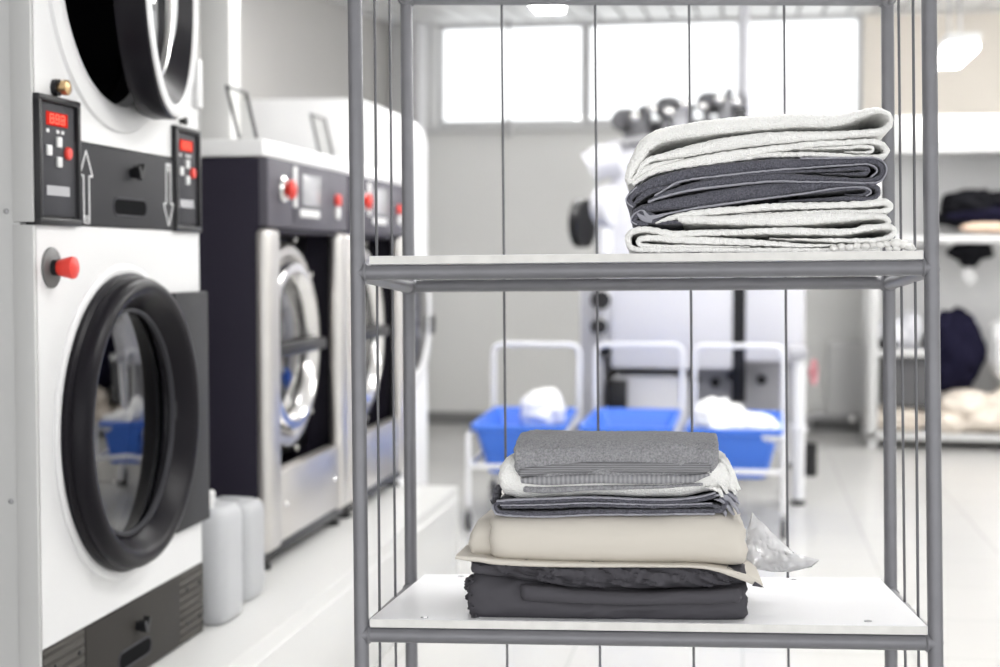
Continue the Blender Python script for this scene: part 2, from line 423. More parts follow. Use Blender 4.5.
# tiled plinth under the machines
pl = MB(); pl.box(-3.0, -1.25, -1.0, 6.49, 0, .4, .008)
st(pl, 'trim_4', 'plinth')
st(MB().box(-1.252, -1.246, -1.0, 6.49, .345, .351), 'trim_5', 'frame', smooth=0)
# white boxed column between the machines
st(MB().box(-2.10, -1.975, 5.60, 5.72, 1.0, 2.98, .006), 'trim_6', 'plinth')
p = tag(MB().tube([(-2.70, 12.3, 0), (-2.70, 12.3, cz(12.2) - .01)], .055, 20).build('pipe', 'tube_white', origin=(-2.70, 12.3, 0)), 'thick white vertical pipe in the far left corner beside the window', 'pipe')
p = MB().tube([(-1.95, 12.35, 2.46), (-1.95, 12.35, cz(12.35))], .012, 10).tube([(-1.95, 12.35, 2.42), (-1.95, 12.35, 2.56)], .03, 12).build('cable_drop', 'pipe', origin=(-1.95, 12.35, 2.42))
tag(p, 'thin grey cable with dark end hanging down in front of the left window', 'cable')

# ceiling lights
def strip(x, y0, y1, z, lab, drop=.1):
    t = empty('ceiling_light', T(x, (y0 + y1) / 2, z), lab, 'ceiling light', 'strip lights under the ceiling')
    MB().box(x - .11, x + .11, y0, y1, z, z + .06, .01).build('housing', 'lamp_body', t)
    MB().box(x - .10, x + .10, y0 + .02, y1 - .02, z - .055, z - .001, .02).build('diffuser', 'lamp', t)
    for y in (y0 + .2, y1 - .2): MB().tube([(x, y, z + .05), (x, y, cz(y) + .02)], .008, 8).build('hanger', 'pipe', t)
strip(-1.34, 9.75, 10.35, 3.15, 'bright strip light under the slatted ceiling before the left window')
strip(1.41, 10.35, 11.32, 2.84, 'bright strip light hanging low above the right hand shelving unit')
for k, (x, y) in enumerate(((-1.0, 5.2), (1.2, 5.2), (.2, 2.6), (2.6, 8.2), (2.3, 10.0), (.0, 7.3), (1.3, 7.4), (-1.8, 7.5), (1.2, 3.4))):  # fixtures out of view, added to brighten the room
    strip(x, y, y + 1.2, cz(y) - .075, ['strip light above the far end of the washing machines', 'strip light above the aisle right of the storage rack', 'strip light overhead just past the storage rack', 'strip light near the right wall in front of the shelving', 'strip light in the far right corner above the shelving', 'strip light high above the back of the ironer', 'strip light above the aisle near the right hand shelving', 'strip light above the tall white machine and far carts', 'strip light overhead between the rack and the right wall'][k])

# ================================================================== STACKED TUMBLE DRYER
dr = empty('tumble_dryer', T(-1.95, 3.355, .4), 'white stacked tumble dryer with round black lower door, nearest on the left', 'tumble dryer')
FX = -1.44; Y0, Y1 = 2.885, 3.825
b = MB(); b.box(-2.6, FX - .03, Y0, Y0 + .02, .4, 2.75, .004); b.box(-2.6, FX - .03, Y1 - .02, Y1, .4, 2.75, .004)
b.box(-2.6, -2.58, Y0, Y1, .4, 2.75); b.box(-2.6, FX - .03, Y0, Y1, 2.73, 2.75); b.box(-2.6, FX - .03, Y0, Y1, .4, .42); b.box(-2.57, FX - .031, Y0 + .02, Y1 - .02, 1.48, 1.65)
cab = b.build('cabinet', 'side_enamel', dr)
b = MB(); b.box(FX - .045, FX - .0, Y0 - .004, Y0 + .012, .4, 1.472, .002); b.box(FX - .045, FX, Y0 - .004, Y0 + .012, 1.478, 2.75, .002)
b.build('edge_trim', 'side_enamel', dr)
for z in (1.5, .9, 1.95):
    MB().lathe([(.006, 0), (.005, .003), (0, .004)], (-1.50, Y0, z), (0, -1, 0), 12).build('screw', 'screw', dr)
LC = (3.328, 1.02)                          # lower door centre
b = MB(); b.plate_hole(FX - .03, FX, Y0 + .008, Y1, .588, 1.474, LC[0], LC[1], .30)
b.build('lower_front_panel', 'white_enamel', dr)
b = MB(); b.lathe([(.372, -.004), (.370, .004), (.364, .008), (.352, .008), (.340, .004)], (FX, *LC), (1, 0, 0), 72)
b.build('door_surround', 'white_enamel', dr)
UC = (3.31, 2.066)
b = MB(); b.plate_hole(FX - .03, FX, Y0 + .008, Y1, 1.66, 2.75, UC[0], UC[1], .310)
b.build('upper_front_panel', 'white_enamel', dr)
b = MB(); b.lathe([(.375, -.002), (.368, .008), (.345, .014), (.322, .014), (.310, .006), (.308, -.04)], (FX, *UC), (1, 0, 0), 72)
b.build('upper_surround', 'white_enamel', dr)
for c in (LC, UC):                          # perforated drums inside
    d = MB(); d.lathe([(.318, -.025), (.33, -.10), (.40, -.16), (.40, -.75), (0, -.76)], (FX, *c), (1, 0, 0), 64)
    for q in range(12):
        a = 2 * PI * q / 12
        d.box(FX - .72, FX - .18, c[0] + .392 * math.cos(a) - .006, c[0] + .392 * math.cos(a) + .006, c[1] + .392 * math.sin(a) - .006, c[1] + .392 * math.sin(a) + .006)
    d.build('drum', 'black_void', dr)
# lower door: deep black bowl ring
def dryer_door(parent, c, lower=True):
    if lower:
        prof = [(.348, .0), (.350, .012), (.340, .019), (.342, .026), (.340, .040), (.332, .053), (.320, .058), (.308, .058), (.298, .050), (.276, .016), (.268, .004), (.262, -.01), (.30, -.012)]
        d = MB().lathe(prof, c, (1, 0, 0), 96); door = d.build('lower_door', 'black_gloss', parent)
        MB().lathe([(.270, .006), (.267, .013), (.260, .013), (.257, .004)], c, (1, 0, 0), 96, closed=True).build('glass_seal', 'dark_grey', door)
        MB().lathe([(.264, .000), (.260, .004), (.15, .006), (0, .007)], c, (1, .056, 0), 96).build('door_glass', 'dry_glass', door)
        return door
dl = dryer_door(dr, (FX + .006, *LC))
# upper door hinged at its far edge, standing slightly ajar
th = math.radians(11); hin = Vector((FX - .008, 3.79, 2.062))
def UD(d, r): return hin + Vector((math.sin(th) * d, -math.cos(th) * d, 0)) + Vector((math.cos(th), math.sin(th), 0)) * r
axu = (math.cos(th), math.sin(th), 0); cu = UD(.395, 0)
d = MB().lathe([(.25, -.05), (.320, -.04), (.328, -.02), (.328, .026), (.322, .030)], cu, axu, 96).build('upper_door', 'black_gloss', dr)
d['label'] = 'upper dryer door standing ajar with white rim'
MB().lathe([(.323, .026), (.322, .034), (.314, .038), (.300, .038), (.292, .030), (.292, .022)], cu, axu, 96).build('door_rim', 'white_enamel', d)
MB().lathe([(.293, .030), (.28, .018), (.244, -.018), (.225, -.03), (.25, -.05)], cu, axu, 96).build('door_bowl', 'black_gloss', d)
MB().lathe([(.236, -.016), (.230, -.010), (.222, -.012), (.220, -.022)], cu, axu, 96, closed=True).build('glass_seal', 'chrome', d)
MB().lathe([(.228, -.020), (.15, -.014), (0, -.012)], cu, axu, 96).build('door_glass', 'dry_glass', d)
for z in (1.80, 2.17): MB().box(FX - .004, FX + .018, 3.785, 3.820, z, z + .13, .006).build('hinge', 'white_enamel', dr)
# hinge plate behind the lower door
b = MB(); b.box(FX, FX + .022, 3.60, 3.834, .705, 1.317, .005); b.build('hinge_plate', 'panel_grey', dr)
# lint drawer between the two boxes
b = MB(); b.box(FX - .03, FX + .006, 3.06, 3.66, 1.476, 1.657, .004); drw = b.build('lint_drawer', 'panel_grey', dr)
def arrow(parent, y, z0, z1, up):
    s = 1 if up else -1; m = (z0 + z1) / 2; h = (z1 - z0) / 2
    o = [(-.014, -h), (.014, -h), (.014, h - .055), (.032, h - .055), (0, h), (-.032, h - .055), (-.014, h - .055)]
    k = MB()
    for (a, b_), (c_, d_) in zip(o, o[1:] + o[:1]):
        L = math.hypot(c_ - a, d_ - b_); nx, ny = -(d_ - b_) / L * .0022, (c_ - a) / L * .0022
        k.prism([(a - nx, b_ - ny), (c_ - nx, d_ - ny), (c_ + nx, d_ + ny), (a + nx, b_ + ny)], lambda u, v, w: (FX + .006 + w, y + u, m + s * v), 0, .0012)
    for q in range(4): k.box(FX + .006, FX + .0072, y - .012, y + .012, (z0 if up else z1 - .018) + q * .0045, (z0 if up else z1 - .018) + q * .0045 + .002)
    k.build('arrow_print', 'white_print', parent, smooth=0)
arrow(drw, 3.122, 1.482, 1.640, True); arrow(drw, 3.598, 1.486, 1.640, False)
def wing_knob(parent, y, z):
    k = MB(); k.lathe([(.012, 0), (.012, .014), (.009, .018), (0, .018)], (FX + .006, y, z), (1, 0, 0), 20)
    k.prism([(-.010, -.012), (.006, -.016), (.020, .016), (.012, .022), (.0, .004), (-.012, .018), (-.020, .012)], lambda u, v, w: (FX + .018 + w, y + u, z + v), 0, .016)
    k.build('wing_knob', 'black', parent, smooth=30)
def slot(parent, y0, y1, z0, z1):
    n = 10; poly = []; r = (z1 - z0) / 2
    for q in range(n + 1): a = PI / 2 + PI * q / n; poly.append((y0 + r + r * math.cos(a), (z0 + z1) / 2 + r * math.sin(a)))
    for q in range(n + 1): a = -PI / 2 + PI * q / n; poly.append((y1 - r + r * math.cos(a), (z0 + z1) / 2 + r * math.sin(a)))
    MB().prism(poly, lambda u, v, w: (FX + .006 + w, u, v), 0, .0012).build('handle_slot', 'black_void', parent, smooth=0)  # flat black patch stands in for the shade inside a recessed slot
    c = MB(); c.tube([(FX + .006, a, b_) for a, b_ in poly + poly[:1]], .003, 8); c.build('slot_lip', 'dark_grey', parent)
wing_knob(drw, 3.37, 1.605); slot(drw, 3.265, 3.455, 1.503, 1.543)
# control boxes
def ctrl_box(y0, y1):
    b = MB()
    for a in ((y0, y1, 1.472, 1.488), (y0, y1, 1.728, 1.742), (y0, y0 + .016, 1.486, 1.730), (y1 - .014, y1, 1.486, 1.730)): b.box(FX - .02, FX + .014, *a, .003)
    b.box(FX - .02, FX + .002, y0 + .004, y1 - .004, 1.476, 1.738)
    bx = b.build('control_box', 'black', dr)
    w = y1 - y0; yc = (y0 + y1) / 2
    k = w / .19; X = FX + .006
    MB().box(FX + .002, X, y0 + .02, y1 - .018, 1.492, 1.726, .002).build('face_plate', 'dark_grey', bx)
    ds = MB().box(X, X + .003, yc - w * .27, yc + w * .22, 1.681, 1.709, .001).build('display', 'red_lit', bx, smooth=0)
    for q in range(3):                      # seven-segment figures 8 8 8
        a = yc - w * .20 + q * w * .13; d_ = MB(); e = w * .075
        for zz in (1.686, 1.695, 1.704): d_.box(X + .003, X + .0035, a, a + e, zz - .0008, zz + .0008)
        for yy in (a, a + e): d_.box(X + .003, X + .0035, yy - .001, yy + .001, 1.686, 1.704)
        d_.build('digit', 'red_digit', ds, smooth=0)
    for (dy, dz) in ((.0, 1.648), (.0, 1.606), (-.045, 1.628)): MB().box(X, X + .006, yc + dy * k - .011, yc + dy * k + .011, dz - .011, dz + .011, .002).build('push_button', 'btn', bx)
    MB().lathe([(.014, 0), (.014, .005), (.011, .008), (0, .008)], (X, yc + .042 * k, 1.627), (1, 0, 0), 20).build('stop_button', 'red', bx)
    for dy in (-.045, 0, .022): MB().box(X, X + .001, yc + dy * k - .006, yc + dy * k + .006, 1.666, 1.673).build('legend', 'white_print', bx, smooth=0)
    MB().box(X, X + .0015, yc - w * .28, yc + w * .26, 1.535, 1.556, .0005).build('label_strip', 'screen', bx, smooth=0)
ctrl_box(2.888, 3.085); ctrl_box(3.636, 3.814)
# emergency stop, knobs
b = MB().lathe([(.043, 0), (.043, .004), (.038, .007), (0, .007)], (FX, 2.958, 1.384), (1, 0, 0), 32).build('stop_bezel', 'grey_knob', dr)
MB().lathe([(.017, .006), (.017, .018), (0, .018)], (FX, 2.958, 1.384), (1, 0, 0), 24).build('stop_stem', 'black', b)
MB().lathe([(.015, .016), (.019, .026), (.024, .048), (.023, .053), (.018, .056), (0, .057)], (FX, 2.958, 1.384), (1, 0, 0), 28).build('stop_cap', 'red', b)
b = MB().lathe([(.018, 0), (.018, .012), (0, .012)], (FX, 2.985, 1.762), (1, 0, 0), 20).build('lock_base', 'black', dr)
MB().lathe([(.009, .01), (.009, .018), (.016, .020), (.016, .032), (.010, .035), (0, .035)], (FX, 2.985, 1.762), (1, 0, 0), 20).build('brass_knob', 'brass', b)
MB().lathe([(.006, 0), (.006, .010), (.010, .012), (.010, .018), (0, .019)], (FX, 3.70, 1.757), (1, 0, 0), 16).build('latch_pin', 'black', dr)
# kick plate with drawer
for a, c_ in ((2.893, 3.09), (3.652, 3.823)):
    k = MB().box(FX - .03, FX + .004, a, c_, .402, .586, .003).build('ribbed_kick_plate', 'kick_rib', dr)
    for yy in (a + .05, c_ - .03):
        for zz in (.45, .54): MB().lathe([(.006, 0), (.005, .003), (0, .004)], (FX + .004, yy, zz), (1, 0, 0), 10).build('screw', 'black', k)
kd = MB().box(FX - .03, FX + .006, 3.092, 3.650, .404, .584, .003).build('kick_drawer', 'kick', dr)
wing_knob(kd, 3.373, .523); slot(kd, 3.262, 3.452, .440, .482)

# ================================================================== JUGS
def jug(x0, x1, y0, y1, h, fill, lab, cap):
    t = empty('plastic_jug', T((x0 + x1) / 2, (y0 + y1) / 2, .4), lab, 'jug', 'plastic jugs on the plinth')
    bd = MB(); cx, cy = (x0 + x1) / 2, (y0 + y1) / 2; hx, hy = (x1 - x0) / 2, (y1 - y0) / 2
    def rings(prof, ins):
        rs = []
        for (k, z) in prof:
            rg = []
            for q in range(40):
                a = 2 * PI * q / 40; c_, s_ = math.cos(a), math.sin(a)
                ex = .45; rg.append(bd.bm.verts.new((cx + math.copysign(abs(c_) ** ex, c_) * (hx - ins) * k, cy + math.copysign(abs(s_) ** ex, s_) * (hy - ins) * k, .4 + z)))
            rs.append(rg)
        for a, b_ in zip(rs, rs[1:]):
            for q in range(40): bd.bm.faces.new((a[q], a[(q + 1) % 40], b_[(q + 1) % 40], b_[q]))
        bd.bm.faces.new(rs[0][::-1]); bd.bm.faces.new(rs[-1])
    rings([(.90, .002), (.97, .008), (1, .03), (1, h * .45), (.985, h * .5), (1, h * .55), (1, h * .86), (.97, h * .93), (.86, h * .985), (.7, h)], 0)
    o = bd.build('jug_body', 'hdpe', t, smooth=50)
    bd = MB(); rings([(.9, .006), (.97, .012), (1, .03), (1, fill)], .004); bd.build('liquid', 'liquid', o, smooth=50)
    if cap:
        MB().lathe([(.026, h - .004), (.026, h + .012), (.030, h + .014), (.030, h + .042), (.026, h + .046), (0, h + .046)], (x1 - .07, cap, .4), (0, 0, 1), 24).build('cap', 'btn', t)
    g = MB().tube([(cx, cy - hy * .5, .4 + h - .015), (cx, cy - hy * .35, .4 + h + .018), (cx, cy + hy * .2, .4 + h + .018), (cx, cy + hy * .4, .4 + h - .015)], .011, 12) if cap else MB().tube([(cx - hx * .5, cy, .4 + h - .02), (cx - hx * .3, cy, .4 + h + .004), (cx + hx * .3, cy, .4 + h + .004), (cx + hx * .5, cy, .4 + h - .02)], .009, 12)
    g.build('handle', 'hdpe', t)
jug(-1.60, -1.392, 3.865, 4.055, .322, .05, 'taller milky plastic jug with white cap beside the tumble dryer', 3.905)
jug(-1.59, -1.418, 4.14, 4.33, .288, .10, 'shorter milky plastic jug between the tall jug and the dark washer', None)

# ================================================================== WASHER EXTRACTORS
def washer(Ya, lab):
    L = .97; Yb = Ya + L; X = -1.49; yc = Ya + .49
    t = empty('washing_machine', T(-1.97, (Ya + Yb) / 2, .4), lab, 'washing machine', 'washer extractors in the machine row')
    b = MB(); b.box(-2.45, X - .03, Ya, Ya + .02, .46, 1.725, .004); b.box(-2.45, X - .03, Yb - .02, Yb, .46, 1.725, .004); b.box(-2.45, -2.43, Ya, Yb, .46, 1.725)
    b.box(-2.45, X - .03, Ya, Yb, .455, .475); b.box(-2.45, X - .02, Ya + .02, Yb - .02, 1.49, 1.52)
    b.build('body', 'navy_body', t)
    b = MB(); b.box(-2.5, X - .01, Ya - .012, Yb + .012, 1.727, 1.782, .008); b.build('top_cover', 'bright_enamel', t)
    cp = MB().box(X - .05, X, Ya + .005, Yb - .005, 1.506, 1.725, .004).build('control_panel', 'ctrl', t)
    k = MB().lathe([(.043, 0), (.043, .010), (.036, .018), (0, .018)], (X, Ya + .145, 1.628), (1, 0, 0), 28).build('stop_bezel', 'chrome', cp)
    MB().lathe([(.016, .015), (.016, .022), (.030, .026), (.031, .040), (.024, .046), (0, .047)], (X, Ya + .145, 1.628), (1, 0, 0), 28).build('stop_button', 'red', k)
    MB().box(X, X + .006, Ya + .265, Ya + .305, 1.575, 1.712, .003).build('key_strip', 'btn', cp)
    MB().box(X, X + .005, Ya + .27, Ya + .66, 1.525, 1.715, .003).build('screen_bezel', 'ctrl', cp)
    MB().box(X + .005, X + .007, Ya + .36, Ya + .58, 1.585, 1.690, .001).build('screen', 'screen', cp)
    MB().box(X + .005, X + .009, Ya + .33, Ya + .56, 1.545, 1.572, .003).build('label_plate', 'btn', cp)
    MB().box(X, X + .014, Ya + .775, Ya + .835, 1.60, 1.640, .006).build('start_button', 'red', cp)
    MB().lathe([(.024, 0), (.024, .010), (0, .012)], (X, Ya + .805, 1.572), (1, 0, 0), 20).build('dial', 'btn', cp)
    # steel frame: rounded posts, lower panel
    b = MB(); b.box(X - .048, X, Ya - .004, Ya + .135, .46, 1.503, .022, 4); b.build('frame_post', 'steel', t)
    b = MB(); b.box(X - .048, X, Yb - .115, Yb, .46, 1.503, .022, 4); b.build('frame_post', 'steel', t)
    lp = MB().box(X - .06, X - .008, Ya + .12, Yb - .10, .475, .708, .006).build('lower_panel', 'steel', t)
    for yy in (Ya + .2, Yb - .18): MB().lathe([(.010, 0), (.008, .005), (0, .006)], (X - .008, yy, .59), (1, 0, 0), 12).build('screw', 'chrome', lp)
    MB().box(X - .12, X - .02, Ya + .01, Yb - .01, .432, .470, .004).build('base_rail', 'black', t)
    b = MB(); b.plate_hole(X - .20, X - .16, Ya + .02, Yb - .02, .70, 1.505, yc, 1.10, .285); b.build('recess_panel', 'black', t)
    c = (X - .085, yc, 1.10)
    dd = MB().lathe([(.355, -.075), (.365, -.05), (.362, -.012), (.348, .004), (.318, .004), (.306, -.010), (.304, -.05)], c, (1, 0, 0), 80).build('door', 'steel', t)
    MB().lathe([(.300, -.05), (.302, .010), (.290, .028), (.262, .030), (.235, .006), (.222, -.03), (.222, -.08)], c, (1, 0, 0), 80).build('door_ring', 'chrome', dd)
    MB().lathe([(.224, -.03), (.20, -.015), (.12, .0), (0, .004)], c, (1, 0, 0), 64).build('door_glass', 'dry_glass', dd)
    MB().box(X - .08, X - .030, yc - .335, yc + .29, 1.075, 1.118, .008).build('door_handle', 'black', dd)
    for a in (75, 40, 12, -14, -42, -75): MB().lathe([(.013, 0), (.013, .012), (0, .016)], (X - .10, yc + .385 * math.cos(math.radians(a)), 1.10 + .385 * math.sin(math.radians(a))), (1, 0, 0), 12).build('bolt', 'chrome', t)
    MB().lathe([(.235, -.06), (.24, -.12), (.30, -.16), (.30, -.55), (.12, -.56), (.10, -.54), (0, -.54)], c, (1, 0, 0), 64).build('drum', 'chrome', t)
    for (xx, yy) in ((X - .06, Ya + .06), (X - .06, Yb - .08), (-2.4, Ya + .06), (-2.4, Yb - .08)):
        MB().lathe([(.040, .4), (.040, .412), (.016, .424), (.016, .456)], (xx, yy, 0), (0, 0, 1), 16, cap0=True, cap1=True).build('foot', 'black', t)
    # open soap hopper lid standing on the top
    def lp_(u, v, w): return (-1.72 - v * .13 + w, Ya + .42 + u - v * .35, 1.782 + v)
    h = MB().prism([(0, .0), (.20, .0), (.20, .205), (.0, .205)], lp_, 0, .004).build('hopper_lid', 'clear', t, smooth=0)
    f = MB()
    for a in ([(-.004, .0), (.004, .0), (.004, .21), (-.004, .21)], [(.197, 0), (.207, 0), (.207, .21), (.197, .21)], [(-.004, .204), (.207, .204), (.207, .211), (-.004, .211)]): f.prism(a, lp_, -.003, .006)
    f.build('lid_frame', 'dark_grey', h, smooth=0)
    return t
washer(4.565, 'dark washer extractor with steel front, nearest of the two, beside the jugs')
washer(5.566, 'dark washer extractor further along the row, seen behind the rack posts')
# tall white machine beyond the washers
t = empty('white_machine', T(-2.0, 7.3, 0), 'tall white laundry machine with rounded top beyond the dark washers', 'laundry machine')
prof = [(-2.9, 0), (-1.62, 0), (-1.62, 1.98)] + [(-1.78 + .16 * math.cos(a), 1.98 + .16 * math.sin(a)) for a in [PI / 2 * q / 8 for q in range(1, 9)]] + [(-2.9, 2.15)]
MB().prism(prof, lambda u, v, w: (u, w, v), 6.72, 7.57).build('housing', 'bright_enamel', t)
k = MB().lathe([(.36, 0), (.36, .02), (.34, .04), (.27, .04), (.26, .02)], (-1.62, 7.15, 1.12), (1, 0, 0), 48).build('door', 'white_enamel', t)
MB().lathe([(.265, .03), (.2, .05), (0, .055)], (-1.62, 7.15, 1.12), (1, 0, 0), 48).build('door_glass', 'dry_glass', k)
MB().box(-1.62, -1.57, 7.46, 7.54, 1.02, 1.12, .01).build('latch', 'black', t)
MB().box(-1.625, -1.612, 6.80, 7.3, 1.62, 1.82, .003).build('control_panel', 'bright_enamel', t)

# ================================================================== LAUNDRY CARTS
def make_cart():
    t = empty('laundry_cart', I4, '', 'laundry cart', 'blue laundry carts')
    W, L = .232, .50                          # half sizes; front at y = -L
    # tub with a rolled rim, tapering downwards
    def loop(hx, hy, z, r):
        pts = []
        for (sx, sy, a0) in ((1, 1, 0), (-1, 1, 90), (-1, -1, 180), (1, -1, 270)):
            for q in range(7):
                a = math.radians(a0 + 90 * q / 6); pts.append((sx * (hx - r) + r * math.cos(a), sy * (hy - r) + r * math.sin(a), z))
        return pts
    tb = MB(); rs = []
    for hx, hy, z in ((.05, .05, .285), (W - .075, L - .10, .285), (W - .065, L - .09, .30), (W - .01, L - .025, .515), (W + .012, L, .52), (W + .014, L + .002, .545), (W - .005, L - .015, .548), (W - .02, L - .035, .52), (W - .075, L - .10, .31), (.05, .05, .30)):
        rs.append([tb.bm.verts.new(p) for p in loop(hx, hy, z, min(.045, hx * .9))])
    n = len(rs[0])
    for a, b in zip(rs, rs[1:]):
        for q in range(n): tb.bm.faces.new((a[q], a[(q + 1) % n], b[(q + 1) % n], b[q]))
    tb.bm.faces.new(rs[0][::-1]); tb.bm.faces.new(rs[-1])
    tb.build('tub', 'blue', t, smooth=50)
    f = MB(); r = .014; HX = W + .018
    for sx in (-1, 1): f.tube([(sx * HX, -L - .01, .125), (sx * HX, -L - .01, .50)], r); f.tube([(sx * HX, -L - .01, .33), (sx * HX, L + .03, .33)], r); f.tube([(sx * HX, -L - .01, .50), (sx * HX, L + .03, .50)], r * .8)
    f.tube([(-HX, -L - .01, .335), (HX, -L - .01, .335)], r); f.tube([(-HX, L + .03, .335), (HX, L + .03, .335)], r)
    f.build('frame', 'tube_white', t)
    h = MB(); pts = [(-HX, L + .03, .125), (-HX, L + .03, .86)] + [(-HX + .05 - .05 * math.cos(a), L + .03, .86 + .05 * math.sin(a)) for a in (.5, 1., 1.57)] + [(HX - .05 + .05 * math.sin(a), L + .03, .86 + .05 * math.cos(a)) for a in (0, .5, 1., 1.57)] + [(HX, L + .03, .125)]
    h.tube(pts, .015); h.build('push_handle', 'tube_white', t)
    for sx in (-1, 1):
        for y in (-L - .01, L + .03):
            c = MB().lathe([(.010, 0), (.010, .05)], (sx * HX, y, .085), (0, 0, 1), 10).box(sx * HX - .022, sx * HX - .014, y - .03, y + .03, .04, .10).box(sx * HX + .014, sx * HX + .022, y - .03, y + .03, .04, .10).build('caster', 'pipe', t)
            MB().lathe([(.0, -.012), (.045, -.012), (.050, -.008), (.050, .008), (.045, .012), (0, .012)], (sx * HX, y, .050), (1, 0, 0), 20).build('wheel', 'rubber', c)
    return t
cart = make_cart()
spots = [((-1.18, 8.11), .04, 'leftmost blue laundry cart in the row of three behind the rack'),
         ((-.605, 8.13), .0, 'middle blue laundry cart in the row of three behind the rack'),
         ((-.045, 8.12), -.02, 'rightmost blue laundry cart heaped with white laundry behind the rack')]
for k, ((x, y), a, lab) in enumerate(spots):
    mw = T(x, y, 0) @ Matrix.Rotation(a, 4, 'Z')
    if k == 0: c0 = cart
    o = copy_tree(c0, mw) if k else c0
    o['label'] = lab
    if k == 0: first_mw = mw
c0.matrix_world = first_mw
def heap(name, parts, m, lab, cat, origin, group=None, flat=None):
    b = MB()
    for (c, r, s_) in parts: b.blob(c, r, s_, flat=flat)
    return tag(b.build(name, m, origin=origin, smooth=80), lab, cat, group)
heap('laundry', [((-.12, 7.92, .53), (.15, .26, .13), 1), ((-.17, 7.80, .59), (.085, .10, .10), 2), ((.04, 7.80, .54), (.11, .14, .07), 3), ((.11, 7.72, .53), (.08, .09, .06), 8), ((.02, 8.1, .52), (.16, .3, .06), 4)], 'laundry', 'heap of white laundry filling the rightmost blue cart', 'laundry', (-.05, 7.95, .42), flat=.40)
heap('laundry', [((-1.13, 8.40, .54), (.13, .14, .13), 5)], 'laundry', 'small mound of white laundry showing above the leftmost blue cart', 'laundry', (-1.15, 8.3, .40), flat=.38)

# ================================================================== FLATWORK IRONER (middle distance)
t = empty('ironing_machine', T(-.2, 9.3, 0), 'large pale flatwork ironer behind the laundry carts', 'ironing machine')
IY = 9.0
MB().box(-.80, -.075, IY, 10.6, .75, 2.05, .015).build('side_panel', 'machine', t)
MB().box(.0, .345, IY - .02, 10.6, .80, 2.42, .015).build('side_panel', 'machine', t)
MB().box(-.08, .005, IY + .03, 10.5, .55, 2.3, .01).build('drive_channel', 'black', t)
MB().box(-.79, -.34, IY + .06, 10.4, .10, .70, .01).build('lower_cabinet', 'machine', t)
MB().box(-.34, .32, IY + .3, 10.4, .40, .80, .01).build('under_frame', 'machine_grey', t)
for (x, z) in ((-.30, .72), (-.18, .70), (-.08, .74), (.10, .72)): MB().lathe([(.03, 0), (.03, .05), (0, .05)], (x, IY + .3, z - .05), (0, -1, 0), 14).build('roller_end', 'black', t)
for x, y in ((.305, 8.72), (.305, 10.3), (-.95, 10.3)):
    g = MB().tube([(x, y, .03), (x, y, .86)], .036, 20).tube([(x, y, .42), (x, y, .45)], .048, 20).build('leg', 'tube_white', t)
    MB().lathe([(.045, 0), (.045, .012), (.02, .034)], (x, y, 0), (0, 0, 1), 18, cap0=True, cap1=True).build('foot', 'black', g)
MB().box(.24, .35, 8.66, 9.05, .84, .90, .01).build('bracket', 'machine_grey', t)
# motor gear on top and at the left end
rr = random.Random(4)
MB().box(-.80, -.02, 9.12, 9.6, 2.04, 2.10, .01).build('motor_base', 'machine_grey', t)
MB().box(-.76, -.04, 9.34, 9.62, 2.09, 2.25, .02).build('gear_case', 'motor', t)
for k in range(9):
    x = -.74 + .085 * k + .02 * rr.random(); h = .15 + .08 * (k / 8) + .05 * rr.random()
    b = MB()
    if k % 3 == 0: b.lathe([(.0, -.10), (.055, -.10), (.07, -.06), (.07, .06), (.05, .10), (0, .10)], (x, 9.15 + .2 * rr.random(), 2.10 + h), (.3, 1, .1), 18)
    elif k % 3 == 1: b.box(x - .05, x + .05, 9.1, 9.4, 2.09, 2.10 + h, .015).tube([(x, 9.2, 2.1 + h), (x + .03, 9.2, 2.17 + h)], .025, 10)
    else: b.tube([(x - .05, 9.12, 2.08), (x - .02, 9.12, 2.12 + h), (x + .07, 9.12, 2.10 + h), (x + .09, 9.12, 2.08)], .026, 12)
    b.build('motor', 'motor' if k != 4 else 'machine_grey', t)
for k in range(7):
    MB().blob((-.66 + .10 * k, 9.05, 2.26 + .012 * k + .03 * (k % 2)), (.034, .03, .03), k, .1, 2, 2).build('lubricator', 'chrome', t, smooth=80)  # chrome blobs added to give bright blurred highlights along the motor gear
MB().tube([(-.84, 9.10, 2.10), (-.6, 9.10, 2.13), (-.3, 9.08, 2.17), (-.02, 9.1, 2.16)], .022, 12).build('feed_pipe', 'pipe', t)
MB().tube([(-.02, 9.25, 2.1), (-.02, 9.25, 2.95)], .03, 14).build('exhaust_pipe', 'machine_grey', t)
MB().box(-.99, -.84, IY + .05, 10.4, .0, 1.34, .01).build('end_column', 'machine_grey', t)
MB().tube([(-.93, IY, 1.95), (-.86, IY, 1.99), (-.74, IY, 2.0)], .10, 16).build('blower_duct', 'machine', t)
MB().lathe([(0, -.05), (.12, -.05), (.13, 0), (.12, .05), (0, .05)], (-.82, IY, 1.72), (1, -.5, 0), 24).build('blower', 'machine', t)
MB().tube([(-.84, IY, 1.66), (-.84, IY, 1.30), (-.84, IY + .1, .9)], .05, 14).build('white_duct', 'tube_white', t)
for (x, y, z, r) in ((-.97, IY - .02, 1.62, .145), (-.86, IY - .02, 1.16, .055), (-.87, IY - .02, 1.00, .045), (-.84, IY - .02, .86, .04)):
    MB().lathe([(0, -.03), (r * .5, -.035), (r, -.03), (r, .03), (0, .03)], (x, y, z), (1, -.30, 0) if r > .14 else (.4, -1, 0), 32).build('drive_pulley', 'black', t)
MB().lathe([(0, -.02), (.035, -.02), (.035, .02), (0, .02)], (-.935, IY - .02, 2.02), (0, -1, 0), 16).build('dark_port', 'black', t)
MB().box(-.82, -.70, IY - .05, IY + .1, .40, .68, .01).build('switch_box', 'black', t)
